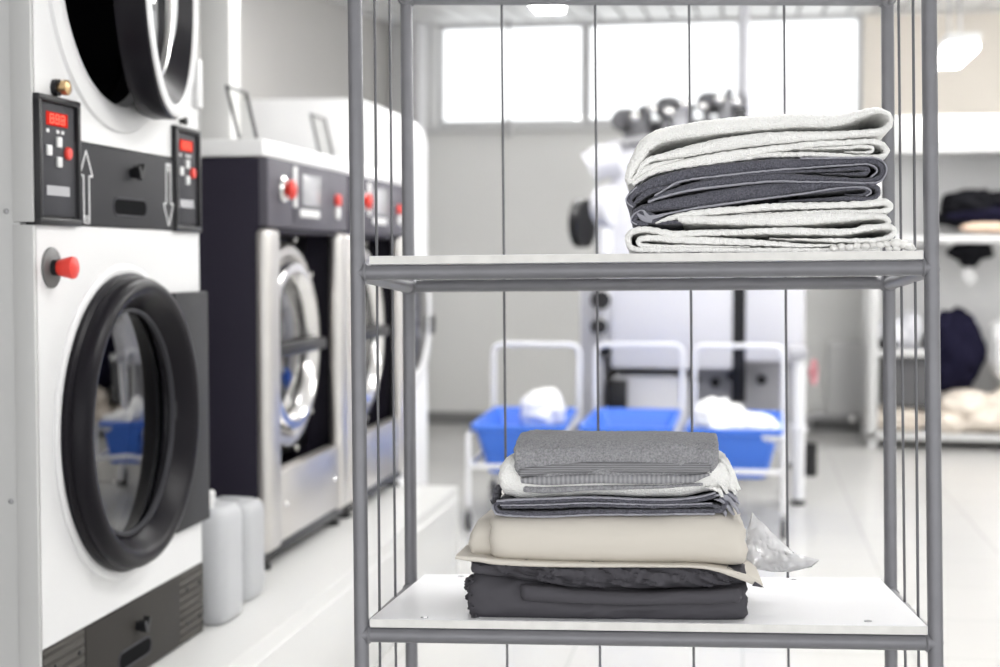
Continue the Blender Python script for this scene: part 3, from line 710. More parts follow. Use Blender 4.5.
MB().lathe([(.07, -.008), (.08, 0), (.07, .008), (.062, 0)], (.40, 9.0, .74), (1, -.25, 0), 28, closed=True).tube([(.37, 9.0, .74), (.40, 9.0, .74)], .02, 10).build('handwheel', 'red_wheel', t)
MB().tube([(.375, 9.2, .30), (.375, 9.2, .10)], .06, 14).build('drive_hose', 'black', t)

# ================================================================== RADIATOR, RIGHT-HAND SHELVES
t = empty('radiator', T(.79, 12.5, .1), 'white panel radiator low on the far wall left of the shelving', 'radiator')
MB().box(.655, .95, 12.44, 12.54, .14, .745, .02, 3).build('panel', 'shelf_white', t)
for k in range(7): MB().box(.675 + k * .04, .69 + k * .04, 12.432, 12.442, .18, .71, .003).build('fin', 'shelf_white', t)
MB().tube([(.52, 12.5, .0), (.52, 12.5, .09), (.54, 12.5, .115), (.60, 12.5, .12), (1.1, 12.5, .12)], .032, 14).build('pipe', 'pipe', t)
MB().lathe([(.03, 0), (.035, .03), (.03, .06)], (.86, 12.42, .12), (0, -1, 0), 16, cap1=True).build('valve', 'chrome', t)

t = empty('shelving_unit', T(1.9, 11.6, 0), 'white shelving unit holding cloth along the far right wall', 'shelving unit')
SX0, SX1, SY0, SY1 = .90, 2.75, 11.35, 11.95
for x in (SX0, SX1 - .07):
    for y in (SY0, SY1 - .07): MB().box(x, x + .07, y, y + .07, .0, 2.45 if y > 11.6 or x > 1 else 2.45, .006).build('upright', 'shelf_white', t)
for z, h in ((.075, .045), (1.525, .055), (2.19, .03)): MB().box(SX0, SX1, SY0, SY1, z, z + h, .005).build('shelf_board', 'shelf_white', t)
MB().box(SX0 + .03, 1.33, SY0 + .02, SY1, .690, .735, .005).build('half_shelf', 'shelf_white', t)
MB().box(SX0, SX1, SY0 + .0, SY0 + .03, 2.235, 2.45, .01).build('top_fascia', 'shelf_white', t)
MB().box(SX0, SX1, SY0 + .03, SY1, 2.42, 2.45, .004).build('top_board', 'shelf_white', t)
MB().box(SX0, SX1, SY1 - .012, SY1, .1, 2.42).build('back_panel', 'shelf_white', t, smooth=0)
heap('garment_pile', [((1.80, 11.62, 1.72), (.42, .22, .09), 11), ((1.65, 11.60, 1.80), (.24, .2, .12), 12), ((1.95, 11.6, 1.82), (.30, .2, .10), 13)], 'black_cloth', 'pile of black garments on the middle board of the right shelving', 'garments', (1.8, 11.6, 1.58), flat=1.585)
heap('garment_pile', [((1.85, 11.46, 1.73), (.34, .10, .055), 14)], 'navy_cloth', 'navy garment in front of the black pile on the middle shelf', 'garments', (1.85, 11.46, 1.65))
heap('folded_cloth', [((1.82, 11.42, 1.635), (.26, .07, .038), 15)], 'peach', 'peach folded cloth on the middle board under the dark garments', 'cloth', (1.82, 11.42, 1.59), flat=1.582)
h = MB().blob((1.63, 11.5, 1.46), (.17, .10, .075), 21, sub=3).blob((1.62, 11.48, 1.41), (.08, .05, .07), 22, sub=3)
o = tag(h.build('hanging_cloth', 'black_cloth', origin=(1.63, 11.5, 1.5), smooth=80), 'dark cloth hung under the middle board of the right shelving', 'cloth')
h = MB().tube([(1.62, 11.47, 1.38), (1.625, 11.47, 1.32), (1.66, 11.47, 1.26), (1.62, 11.47, 1.23), (1.59, 11.47, 1.28), (1.61, 11.47, 1.33)], .016, 10).build('cord_loop', 'frame', o)
heap('bag', [((1.54, 11.58, .74), (.21, .19, .28), 31), ((1.50, 11.6, .60), (.20, .2, .19), 32), ((1.47, 11.55, .88), (.11, .14, .13), 33)], 'navy_cloth', 'bulging navy bag standing on the beige cloths in the lower shelf', 'bag', (1.5, 11.6, .42))
heap('cloth_pile', [((1.66, 11.6, .21), (.28, .22, .11), 41), ((1.80, 11.58, .25), (.35, .22, .15), 42), ((1.62, 11.50, .32), (.20, .14, .12), 43), ((1.95, 11.5, .30), (.22, .15, .16), 44), ((1.50, 11.45, .20), (.13, .1, .09), 45)], 'cream', 'heap of cream and peach cloths on the bottom board of the right shelving', 'cloth', (1.65, 11.6, .12), flat=.122)
heap('bag', [((2.02, 11.6, .70), (.22, .2, .33), 51)], 'laundry', 'white bag beside the navy bag in the lower right shelf', 'bag', (1.9, 11.6, .42))
heap('cloth_bundle', [((1.10, 11.62, .84), (.15, .16, .12), 61), ((1.22, 11.6, .87), (.09, .12, .14), 62)], 'machine', 'pale lilac bundle on the small half shelf at the left of the shelving', 'cloth', (1.12, 11.6, .74), flat=.737)
heap('cloth_bundle', [((1.02, 11.44, .775), (.08, .06, .045), 63)], 'black_cloth', 'small dark cloth at the front of the half shelf', 'cloth', (1.02, 11.44, .737), flat=.737)
g = MB().box(1.03, 1.34, 11.42, 11.85, .31, .66, .012).build('storage_box', 'grey_box', origin=(1.18, 11.63, .31))
tag(g, 'dark grey box tucked under the half shelf at the left of the shelving', 'box')
MB().box(1.02, 1.35, 11.41, 11.86, .64, .675, .008).build('lid', 'grey_box', g)
heap('cloth_pile', [((1.15, 11.6, .21), (.22, .2, .105), 71)], 'cream', 'cloths lying under the dark grey box on the bottom board', 'cloth', (1.15, 11.6, .12), flat=.122)

# ================================================================== STORAGE RACK (in focus)
RM = Matrix(((0.9987599875136827, -0.04666225496301678, -0.017352847127628437, -0.6154400844333511),
             (0.04769816762191775, 0.9967412992919626, 0.06505126510131408, 2.3359332713788485),
             (0.014260860674582881, -0.06579829973134883, 0.9977310316940552, 1.3743598889280737),
             (0, 0, 0, 1)))                 # the rack leans slightly, as it stands in the photograph
W, D, S = .9, .4835, .5691
rk = empty('storage_rack', RM, 'grey tubular steel storage rack with white shelf boards in the foreground', 'rack')
def rbuild(mb, name, m, parent=rk, **k):
    mb.bm.transform(RM); return mb.build(name, m, parent, **k)
def foot_z(x, y): # local z at which this leg reaches the floor
    return -(RM[2][3] + RM[2][0] * x + RM[2][1] * y) / RM[2][2]
POST = [((-0.0006, 0, 0.4441), (0.0054, 0, -0.5714)), ((0.8985, 0, 0.4132), (0.8967, 0, -0.5678)), ((0.9041, 0.4835, 0.5286), (0.8981, 0.4835, -0.5377)), ((-0.0028, 0.4835, 0.5597), (0.0001, 0.4835, -0.556))]   # front left, front right, rear right, rear left: two points on each axis
for (xt, yt, zt), (xb, yb, zb) in POST:
    zf = foot_z(xb, yb) + .001
    k = (zf - zb) / (zb - zt); q = (xb + (xb - xt) * k, yb, zf)
    kt = (zt - S - .012) / (zt - zb)
    p = MB().tube([(xt + (xb - xt) * kt, yt, S + .012), (xt, yt, zt), (xb, yb, zb), q], .0118, 24)
    rbuild(p, 'post', 'rack')
RZ = [(0.005, 0.001, 0.0072, 0.0024), (-0.5724, -0.5722, -0.5713, -0.5708), (0.5641, 0.5601, 0.5621, 0.5296)]
def post_x(i, z):                            # post axis x at local height z
    (xt, _, zt), (xb, _, zb) = POST[i]; return xt + (xb - xt) * (z - zt) / (zb - zt)
def rail(a, b, r=.0118):
    m = MB(); a, b = Vector(a), Vector(b); d = (b - a).normalized()
    m.tube([a, b], r, 24)
    for p, s in ((a, 1), (b, -1)):          # weld bead where the tube meets the post
        m.tube([p + d * s * .0105, p + d * s * .0125, p + d * s * .0155], [r + .0025, r + .003, r + .0005], 16)
    rbuild(m, 'rail', 'rack')
for (fl, fr_, rl, rr_) in RZ:
    rail((post_x(0, fl), 0, fl), (post_x(1, fr_), 0, fr_)); rail((post_x(3, rl), D, rl), (post_x(2, rr_), D, rr_))
    rail((post_x(0, fl), 0, fl - .002), (post_x(3, rl), D, rl - .002)); rail((post_x(1, fr_), 0, fr_ - .002), (post_x(2, rr_), D, rr_ - .002))
for sh in (0, 1):
    fl, fr_, rl, rr_ = RZ[sh]; e = .0127; t_ = .0135
    m = MB(); x0, x1 = 0.0199 + (.002 if sh == 0 else 0), 0.8848
    c = [(x0, -.006, fl), (x1, -.006, fr_), (x1 - .006, D + .004, rr_), (x0 + .006, D + .004, rl)]
    for z in (0, t_): pass
    vs = [m.bm.verts.new((x, y, z + e + dz)) for dz in (0, t_) for x, y, z in c]
    m.bm.faces.new(vs[3::-1]); m.bm.faces.new(vs[4:])
    for q in range(4): m.bm.faces.new((vs[q], vs[(q + 1) % 4], vs[4 + (q + 1) % 4], vs[4 + q]))
    bmesh.ops.bevel(m.bm, geom=list(m.bm.edges), offset=.0009, segments=1, affect='EDGES')
    bd = rbuild(m, 'shelf_board', 'board', smooth=0)
    m = MB(); vs = []
    for (x, y, z) in (c[0], c[1]):
        vs.append([m.bm.verts.new((x + (.001 if x < .5 else -.001), y - dy, z + e + dz)) for dy, dz in ((0, .0006), (.0012, .0006), (.0012, t_ - .0006), (0, t_ - .0006))])
    for q in range(4): m.bm.faces.new((vs[0][q], vs[0][(q + 1) % 4], vs[1][(q + 1) % 4], vs[1][q]))
    m.bm.faces.new(vs[0]); m.bm.faces.new(vs[1][::-1])
    rbuild(m, 'edge_band', 'board_edge', bd, smooth=0)
    if sh == 1:
        for (x, y) in ((.105, .012), (.800, .030), (.72, D - .02), (.10, D - .02)):
            zz = fl + (fr_ - fl) * x + e + t_
            s_ = MB().lathe([(.0065, -.001), (.0062, .0012), (.003, .002), (0, .0015)], (x, y, zz + (.0 if y < .1 else (rr_ - fr_) * y / D)), (0, 0, 1), 16)
            rbuild(s_, 'screw', 'screw', bd)
# thin vertical rods: two on each side, four along the back
for (xt, yt, xb, yb) in [(-0.001, 0.1612, 0.0034, 0.1612), (-0.0054, 0.3223, 0.0008, 0.3223), (0.1821, 0.4835, 0.1847, 0.4835), (0.3609, 0.4835, 0.3606, 0.4835), (0.5382, 0.4835, 0.5358, 0.4835), (0.7149, 0.4835, 0.7104, 0.4835), (0.9005, 0.3223, 0.899, 0.3223), (0.9002, 0.1612, 0.896, 0.1612)]:
    zt, zb = S + .0, foot_z(xb, yb) + .06
    rbuild(MB().tube([(xt, yt, zt), ((xt + xb) / 2, yt, 0), (xb + (xb - xt) * .3, yb, zb)], .0024, 12), 'rod', 'rod')
TOPZ = lambda sh, x, y=0.: (lambda f: f[0] + (f[1] - f[0]) * x / W + (f[2] - f[0]) * y / D + .0262)(RZ[sh])

# ------------------------------------------------------------------ towels on the upper shelf
def towel(name, m, paths, y0, y1, lab, group, org, hems=(), hem_m='hem_grey', seed=1, wob=.004, fuzz=.0015, cat='towel'):
    b = MB()
    for p in paths: ribbon(b, p, y0, y1, seed=seed, wob=wob, fuzz=fuzz)
    o = b.build(name, m, frame=RM, origin=org, smooth=70); tag(o, lab, cat, group)
    if hems:
        h = MB()
        for p in hems: ribbon(h, p, y0 - .0022, y0 + .012, seed=seed, ny=2, step=.003, wob=wob, fuzz=.0009)
        h.bm.transform(RM); h.build('hem', hem_m, o, smooth=70)
    return o
G1 = 'towels stacked on the upper shelf'
A = [(0.439, 0.1423, 0.00553), (0.4359, 0.1535, 0.00711), (0.4423, 0.1692, 0.00869), (0.4519, 0.1864, 0.01027), (0.4631, 0.2036, 0.01106), (0.4899, 0.218, 0.01136), (0.5432, 0.2262, 0.0118), (0.6101, 0.2327, 0.01192), (0.6565, 0.2339, 0.0108), (0.6981, 0.2368, 0.01093), (0.7549, 0.235, 0.00966), (0.7931, 0.2427, 0.00684), (0.8175, 0.2483, 0.00528), (0.8341, 0.244, 0.00466), (0.8409, 0.2352, 0.00465), (0.8392, 0.2244, 0.00527), (0.8262, 0.2161, 0.00559), (0.8034, 0.2136, 0.00559), (0.7546, 0.2116, 0.0067), (0.6979, 0.2106, 0.00843), (0.6408, 0.2081, 0.00971), (0.5788, 0.2009, 0.00974), (0.5319, 0.1925, 0.0085), (0.4927, 0.1839, 0.00631), (0.4723, 0.178, 0.00189)]
A2 = [(0.4484, 0.1569, 0.00158), (0.458, 0.1709, 0.00411), (0.4738, 0.1809, 0.00443), (0.4974, 0.1851, 0.00253), (0.5225, 0.1885, 0.00063)]
A3 = [(0.4405, 0.1458, 0.00158), (0.4532, 0.1582, 0.0038), (0.4722, 0.1681, 0.00411), (0.4973, 0.1747, 0.00221), (0.5225, 0.1797, 0.00063)]
towel('folded_towel', 'towel_white', [A, A2, A3], .016, .30, 'topmost white towel with a wide open fold at its right end, upper shelf', G1, (.6, .15, .25), seed=1)
B = [(0.442, 0.1411, 0.00317), (0.4531, 0.1504, 0.00475), (0.4768, 0.1626, 0.00569), (0.5161, 0.1713, 0.00678), (0.5631, 0.1792, 0.00724), (0.6098, 0.1861, 0.0066), (0.6564, 0.1921, 0.00533), (0.7181, 0.1974, 0.00469), (0.7794, 0.1999, 0.00436), (0.8129, 0.2004, 0.00436), (0.8296, 0.1948, 0.00435), (0.8356, 0.1854, 0.00435), (0.8279, 0.177, 0.00435), (0.7974, 0.1766, 0.00389), (0.7333, 0.1817, 0.00375), (0.6872, 0.1832, 0.00376), (0.6408, 0.1818, 0.00345), (0.5786, 0.1737, 0.0022), (0.5317, 0.167, 0.00047)]
B2 = [(0.703, 0.1908, 0.00047), (0.7644, 0.1915, 0.00219), (0.8042, 0.1927, 0.00249), (0.8148, 0.188, 0.00249), (0.8071, 0.1833, 0.00218), (0.772, 0.1856, 0.00047)]
towel('folded_towel', 'towel_white', [B, B2], .020, .30, 'white towel directly above the dark grey towels on the upper shelf', G1, (.6, .15, .2), seed=2)
Cc = [(0.4449, 0.106, 0.00506), (0.4363, 0.1125, 0.00538), (0.4371, 0.1212, 0.00569), (0.453, 0.1331, 0.00727), (0.4845, 0.1451, 0.00884), (0.5316, 0.1557, 0.00914), (0.5785, 0.161, 0.00943), (0.656, 0.1667, 0.00939), (0.7176, 0.1688, 0.00702), (0.7788, 0.1697, 0.00545), (0.8123, 0.1696, 0.00466), (0.8259, 0.1627, 0.00466), (0.8296, 0.1533, 0.00466), (0.8227, 0.1426, 0.00466), (0.7968, 0.1395, 0.00404), (0.748, 0.1429, 0.00468), (0.702, 0.1455, 0.00625), (0.6558, 0.1476, 0.00704), (0.5783, 0.1416, 0.00707), (0.5314, 0.1344, 0.0063), (0.4906, 0.1241, 0.00379), (0.4654, 0.1151, 0.00095)]
C3 = [(0.4401, 0.1081, 0.00158), (0.4528, 0.119, 0.00412), (0.4686, 0.1282, 0.00443), (0.4907, 0.1341, 0.00253), (0.5159, 0.1399, 0.00063)]
C2 = [(0.5473, 0.1458, 0.00047), (0.6563, 0.1546, 0.00188), (0.7487, 0.1566, 0.00234), (0.7977, 0.1587, 0.00343), (0.8068, 0.1538, 0.00343), (0.7946, 0.1501, 0.00249), (0.7333, 0.1514, 0.00047)]
ch = [[(0.4418, 0.1044, 0.00125), (0.4332, 0.1109, 0.00125), (0.4321, 0.1204, 0.00125), (0.4483, 0.1359, 0.00125)], [(0.4757, 0.1211, 0.00125), (0.497, 0.1342, 0.00136), (0.5221, 0.1447, 0.00148), (0.5799, 0.1512, 0.00148), (0.6558, 0.1575, 0.00135), (0.7174, 0.1612, 0.00123), (0.7786, 0.1638, 0.00123), (0.8061, 0.1643, 0.00123), (0.8181, 0.1581, 0.00123), (0.8196, 0.1519, 0.00123), (0.8104, 0.145, 0.00123)], [(0.4654, 0.1118, 0.00159), (0.4843, 0.1184, 0.00159), (0.522, 0.1278, 0.00159), (0.5797, 0.1346, 0.00159), (0.6557, 0.1406, 0.00147), (0.7019, 0.1393, 0.00123), (0.7478, 0.1382, 0.00123), (0.7966, 0.1355, 0.00123), (0.824, 0.1378, 0.00123), (0.8332, 0.15, 0.00123), (0.8319, 0.164, 0.00123), (0.8183, 0.1734, 0.00112), (0.7788, 0.1749, 0.0014), (0.7022, 0.1756, 0.00125)]]
towel('folded_towel', 'towel_grey', [Cc, C2, C3], .018, .29, 'upper of the two dark grey towels between white ones, upper shelf', G1, (.6, .15, .15), ch, seed=3)
Dd = [(0.4432, 0.0936, 0.00475), (0.4527, 0.1013, 0.00538), (0.4763, 0.1051, 0.00727), (0.5031, 0.1089, 0.00884), (0.5313, 0.1125, 0.01009), (0.5781, 0.1192, 0.01101), (0.6557, 0.1277, 0.01097), (0.702, 0.1312, 0.0086), (0.7481, 0.1347, 0.00624), (0.7909, 0.1341, 0.00374), (0.8137, 0.1313, 0.00373), (0.822, 0.1242, 0.00404), (0.8188, 0.1149, 0.00404), (0.8028, 0.1105, 0.00389), (0.7784, 0.1125, 0.00389), (0.7325, 0.1112, 0.0025), (0.671, 0.1099, 0.00047)]
D2 = [(0.4651, 0.0791, 0.00411), (0.4525, 0.0785, 0.00475), (0.443, 0.0834, 0.00507), (0.4478, 0.0913, 0.00475), (0.4636, 0.0934, 0.00411), (0.4762, 0.0884, 0.00411)]
D4 = [(0.4525, 0.084, 0.00237), (0.4761, 0.082, 0.00506), (0.4965, 0.0808, 0.00474), (0.5216, 0.0788, 0.00126)]
D3 = [(0.7024, 0.1201, 0.00047), (0.7609, 0.1252, 0.00234), (0.7976, 0.1284, 0.00312), (0.8067, 0.1236, 0.00312), (0.799, 0.1175, 0.00218), (0.7715, 0.1188, 0.00047)]
dh = [[(0.4478, 0.0766, 0.00114), (0.4392, 0.0824, 0.00114), (0.4424, 0.0922, 0.00114), (0.4558, 0.0988, 0.00136), (0.4683, 0.0875, 0.00348), (0.4966, 0.0933, 0.0017), (0.5311, 0.1001, 0.00159), (0.5795, 0.1061, 0.00159), (0.6556, 0.1154, 0.00147), (0.7172, 0.1223, 0.00134), (0.754, 0.1277, 0.00123), (0.7907, 0.1293, 0.00123), (0.8074, 0.1259, 0.00123), (0.8104, 0.1196, 0.00123), (0.8027, 0.1151, 0.00123)], [(0.4479, 0.0942, 0.00182), (0.4589, 0.0861, 0.00474), (0.4714, 0.0819, 0.00379)]]
towel('folded_towel', 'towel_grey', [Dd, D2, D4, D3], .020, .29, 'lower of the two dark grey towels with frayed left corner, upper shelf', G1, (.6, .15, .12), dh, seed=4)
E1 = [(0.4762, 0.0784, 0.00095), (0.5029, 0.0866, 0.0041), (0.5467, 0.094, 0.00503), (0.6088, 0.0981, 0.00533), (0.6552, 0.101, 0.00532), (0.7167, 0.1019, 0.00499), (0.7779, 0.1023, 0.00497), (0.8174, 0.1047, 0.00527), (0.8341, 0.1051, 0.00527), (0.8393, 0.0985, 0.00496), (0.8325, 0.0918, 0.00434), (0.796, 0.0906, 0.00373), (0.7472, 0.0916, 0.00311), (0.6859, 0.0913, 0.00156), (0.6088, 0.0905, 0.00047)]
towel('folded_towel', 'towel_white', [E1], .016, .30, 'thin white towel right below the dark grey towels, upper shelf', G1, (.6, .15, .1), seed=5)
F1 = [(0.5122, 0.0831, 0.00346), (0.5278, 0.0834, 0.0066), (0.5651, 0.0818, 0.00658), (0.6085, 0.0812, 0.00813), (0.6548, 0.0812, 0.00936), (0.7009, 0.081, 0.00966), (0.7467, 0.0827, 0.0087), (0.7924, 0.0834, 0.0062), (0.8167, 0.0833, 0.00465), (0.8318, 0.0804, 0.00464), (0.8362, 0.0742, 0.00402), (0.8286, 0.0689, 0.00248), (0.7953, 0.0697, 0.00046)]
towel('folded_towel', 'towel_white', [F1], .012, .30, 'white towel resting on the lowest white one, upper shelf', G1, (.6, .15, .08), seed=6)
Gg = [(0.6542, 0.0502, 0.00047), (0.7612, 0.0461, 0.0031), (0.8067, 0.0453, 0.00371), (0.8309, 0.0481, 0.00402), (0.843, 0.0551, 0.00432), (0.8431, 0.0628, 0.00432), (0.8311, 0.0666, 0.00432), (0.8008, 0.0643, 0.00464), (0.7689, 0.0593, 0.00496), (0.7156, 0.0608, 0.00528), (0.6544, 0.0627, 0.00499), (0.6081, 0.0613, 0.00468), (0.5602, 0.0615, 0.0047), (0.5027, 0.0612, 0.00471), (0.4683, 0.0674, 0.00472), (0.448, 0.0674, 0.00472), (0.4362, 0.0618, 0.00472), (0.4334, 0.0516, 0.00472), (0.4391, 0.0404, 0.00441), (0.4603, 0.036, 0.00409), (0.546, 0.0344, 0.00376), (0.6541, 0.0325, 0.00374), (0.761, 0.0305, 0.00341), (0.8216, 0.0299, 0.0034)]
G2 = [(0.7765, 0.0385, 0.00046), (0.7003, 0.0392, 0.00311), (0.6543, 0.0432, 0.00405), (0.6081, 0.0461, 0.005), (0.5462, 0.0493, 0.00564), (0.4963, 0.0526, 0.00503), (0.4651, 0.055, 0.00441), (0.4517, 0.0522, 0.00409), (0.4509, 0.0464, 0.00378), (0.465, 0.0421, 0.00315), (0.5461, 0.0399, 0.00219), (0.6234, 0.0379, 0.00047)]
g = towel('folded_towel', 'towel_white', [Gg, G2], .008, .31, 'lowest white towel lying on the upper shelf board, with a fringed end', G1, (.6, .15, .06), seed=7)
fr = MB()
BR = [(0.7511, 0.0335, 0.00463), (0.7632, 0.0357, 0.00556), (0.7753, 0.0347, 0.00525), (0.7874, 0.037, 0.00555), (0.7995, 0.0359, 0.00524), (0.8116, 0.0382, 0.00524), (0.8221, 0.0377, 0.00523), (0.8327, 0.0391, 0.00523), (0.8447, 0.041, 0.00707), (0.8567, 0.0387, 0.00707), (0.8657, 0.0341, 0.00614), (0.8716, 0.0317, 0.00369), (0.8461, 0.0312, 0.00461), (0.8356, 0.0316, 0.00431)]
for k, (x, z, h) in enumerate(BR):
    fr.blob((x, .006 + .004 * (k % 2), z), (h * 1.25, h * 1.3, h * .95), k, .3, 2.5, 3)
fr.bm.transform(RM); fr.build('fringe', 'hem_white', g, smooth=80)

# ------------------------------------------------------------------ bedding and towels on the lower shelf
G2n = 'folded laundry stacked on the lower shelf'
def fold(name, m, lab, org, kw, cat='sheet', frame=RM):
    b = MB()
    for k in kw: ufold(b, **k)
    return tag(b.build(name, m, frame=frame, origin=org, smooth=75), lab, cat, G2n)
def zc(path): return [(a, b) for a, b, _ in path]
Y = .012
s1b = zc([(0.1687, -0.5527, 0.00159), (0.3848, -0.5503, 0.00157), (0.6149, -0.5486, 0.00156)]); s1t = zc([(0.1691, -0.4809, 0.00159), (0.1949, -0.4727, 0.00159), (0.2587, -0.4847, 0.00158), (0.3221, -0.4951, 0.00158), (0.4479, -0.5, 0.00157), (0.5413, -0.4974, 0.00156), (0.6155, -0.4873, 0.00156)])
s1 = fold('folded_sheet', 'sheet_dark', 'lowest charcoal sheet, thick folded bundle on the lower shelf board', (.4, .15, -.5), [dict(x0=s1b[0][0] + .006, x1=s1b[-1][0], zb=s1b, zt=s1t, yf=Y, yb=.32, th=.006, gap=.0015, nmax=6, rag=.012, seed=3, nx=110, wr=(.007, 9., 34.), rnd=.03, crease=.004, cdir=(9., -30.))])
fb = zc([(0.2601, -0.5163, 0.00158), (0.3219, -0.5195, 0.00158), (0.4164, -0.5207, 0.00157), (0.5411, -0.5185, 0.00156), (0.606, -0.5154, 0.00156)]); ft = zc([(0.2602, -0.491, 0.00158), (0.2983, -0.4938, 0.00158), (0.3537, -0.4995, 0.00158), (0.4479, -0.5016, 0.00157), (0.5413, -0.4982, 0.00156), (0.6062, -0.4921, 0.00156)])
b = ufold(MB(), fb[0][0], fb[-1][0], fb, ft, Y - .019, .20, th=.006, nmax=2, rag=.004, seed=5, wr=(.0028, 8., 40.), rnd=.004)
b.bm.transform(RM); b.build('sheet_flap', 'sheet_dark', s1, smooth=75)
fr = MB()                                   # crumpled selvedge at the left end
EL = [(0.173, -0.49, 0.00644), (0.1681, -0.5013, 0.00644), (0.1761, -0.5092, 0.00644), (0.1696, -0.5189, 0.00548), (0.1776, -0.5269, 0.00644), (0.1743, -0.5365, 0.00644), (0.1824, -0.5444, 0.00644), (0.1937, -0.5507, 0.00643)]
for k, (x, z, h) in enumerate(EL): fr.blob((x + .004, Y + .035 + .02 * (k % 2), z), (h * 1.5, .03, h * 1.1), k + 40, .5, 2.5, 3)
fr.bm.transform(RM); fr.build('crumpled_edge', 'sheet_dark', s1, smooth=80)
s2b = zc([(0.1788, -0.476, 0.00159), (0.2268, -0.4819, 0.00159), (0.2904, -0.4907, 0.00158), (0.3537, -0.4971, 0.00158), (0.4479, -0.4992, 0.00157), (0.5413, -0.4959, 0.00156), (0.6124, -0.4873, 0.00156)]); s2t = zc([(0.1789, -0.4554, 0.00159), (0.3224, -0.4597, 0.00158), (0.4482, -0.4617, 0.00157), (0.6126, -0.4656, 0.00156)])
fold('folded_sheet', 'sheet_dark', 'crumpled charcoal sheet squeezed under the beige bedding, lower shelf', (.4, .15, -.46), [dict(x0=s2b[0][0], x1=s2b[-1][0], zb=s2b, zt=s2t, yf=Y + .002, yb=.30, th=.006, gap=.0015, nmax=2, rag=.006, seed=9, nx=170, wr=(.008, 20., 50.), rnd=.02, crease=.011, cdir=(26., 110.))])
fr_ = [(0.1568, -0.4482, 0.00318), (0.1728, -0.4504, 0.00382), (0.1952, -0.4526, 0.00413), (0.2272, -0.4563, 0.00444), (0.3225, -0.4594, 0.00379), (0.4483, -0.4595, 0.00282), (0.5261, -0.4596, 0.0025), (0.5648, -0.4634, 0.00343), (0.5955, -0.4717, 0.0053), (0.6185, -0.48, 0.0056), (0.6307, -0.4861, 0.00466), (0.6369, -0.4891, 0.0028)]
bb = zc([(0.1918, -0.4569, 0.00159), (0.3224, -0.4589, 0.00158), (0.4482, -0.4593, 0.00157), (0.5416, -0.4585, 0.00156), (0.6157, -0.4625, 0.00156)]); bt = zc([(0.1793, -0.3919, 0.00159), (0.2083, -0.3838, 0.00159), (0.2912, -0.3834, 0.00158), (0.4489, -0.3825, 0.00157), (0.5733, -0.3772, 0.00156), (0.5964, -0.3864, 0.00156), (0.6163, -0.3987, 0.00156)])
b2b = zc([(0.1725, -0.4555, 0.00159), (0.2589, -0.4563, 0.00158)]); b2t = zc([(0.1728, -0.4142, 0.00159), (0.189, -0.3934, 0.00159), (0.2593, -0.3915, 0.00159)])
bg = fold('folded_bedding', 'beige', 'plump beige folded bedding in the middle of the lower shelf stack', (.4, .15, -.4), [
    dict(x0=zc([(0.2096, -0.4219, 0.00159)])[0][0], x1=bb[-1][0] - .002, zb=bb, zt=bt, yf=Y - .004, yb=.33, th=.008, gap=.0015, nmax=5, rag=.010, seed=12, wr=(.003, 7., 22.), rnd=.03),
    dict(x0=b2b[0][0], x1=b2b[-1][0], zb=b2b, zt=b2t, yf=Y + .022, yb=.30, th=.008, gap=.0018, nmax=4, rag=.012, seed=14, nx=24, wr=(.003, 14., 60.), rnd=.014)], cat='bedding')
b = MB(); ribbon(b, fr_, Y - .010, .28, seed=17, wob=.005, fuzz=.0002); b.bm.transform(RM); b.build('under_flap', 'beige', bg, smooth=70)
tp = [(0.6256, -0.4814, 0.00155), (0.6393, -0.4905, 0.00155), (0.621, -0.4884, 0.00155)]
b = MB().prism([(a, c) for a, c, _ in tp], lambda u, v, w: (u, w, v), Y - .0135, Y - .0105); b.bm.transform(RM); k = b.build('corner_lining', 'sheet_dark', bg, smooth=0); k['label'] = 'dark grey corner of the beige bedding'
# flat dark grey towel, open fold towards the viewer
T2 = [(0.5674, -0.3499, 0.0025), (0.5426, -0.3571, 0.00282), (0.5052, -0.3608, 0.00282), (0.4491, -0.3606, 0.00283), (0.3737, -0.3577, 0.00284), (0.2977, -0.3604, 0.00317), (0.2468, -0.3618, 0.00317), (0.2244, -0.3634, 0.00318), (0.2192, -0.3695, 0.0035), (0.2243, -0.3766, 0.00349), (0.2435, -0.3798, 0.00349), (0.2976, -0.3799, 0.00348), (0.3735, -0.3766, 0.00347), (0.4802, -0.3758, 0.00345), (0.5656, -0.3741, 0.00375), (0.5796, -0.3678, 0.00437), (0.5843, -0.3584, 0.00437), (0.5736, -0.3515, 0.00344)]
T2m = [(0.2304, -0.3691, 0.00223), (0.2974, -0.3691, 0.00254), (0.3735, -0.3665, 0.00253), (0.4802, -0.3679, 0.00251), (0.5611, -0.366, 0.00219), (0.5766, -0.3681, 0.00078)]
t2h = [[(0.5674, -0.3454, 0.00141), (0.5426, -0.3524, 0.00141), (0.5053, -0.3563, 0.00141), (0.4491, -0.3568, 0.00141), (0.3737, -0.3537, 0.00142), (0.2977, -0.3562, 0.00158), (0.2468, -0.3583, 0.00159), (0.222, -0.3603, 0.00159)], [(0.2276, -0.3666, 0.00127), (0.2977, -0.3653, 0.00127), (0.3736, -0.3625, 0.00126), (0.4803, -0.3648, 0.00126), (0.5611, -0.3623, 0.00125)], [(0.2164, -0.3663, 0.00159), (0.2179, -0.3758, 0.00159), (0.2307, -0.3821, 0.00159), (0.2975, -0.3843, 0.00158), (0.3735, -0.381, 0.00158), (0.4801, -0.3799, 0.00157), (0.5656, -0.3785, 0.00156)]]
o = towel('folded_towel', 'towel_grey', [T2, T2m], Y, .29, 'flat dark grey towel between the white towel and beige bedding, lower shelf', G2n, (.4, .15, -.35), t2h, seed=21)
fy = MB()
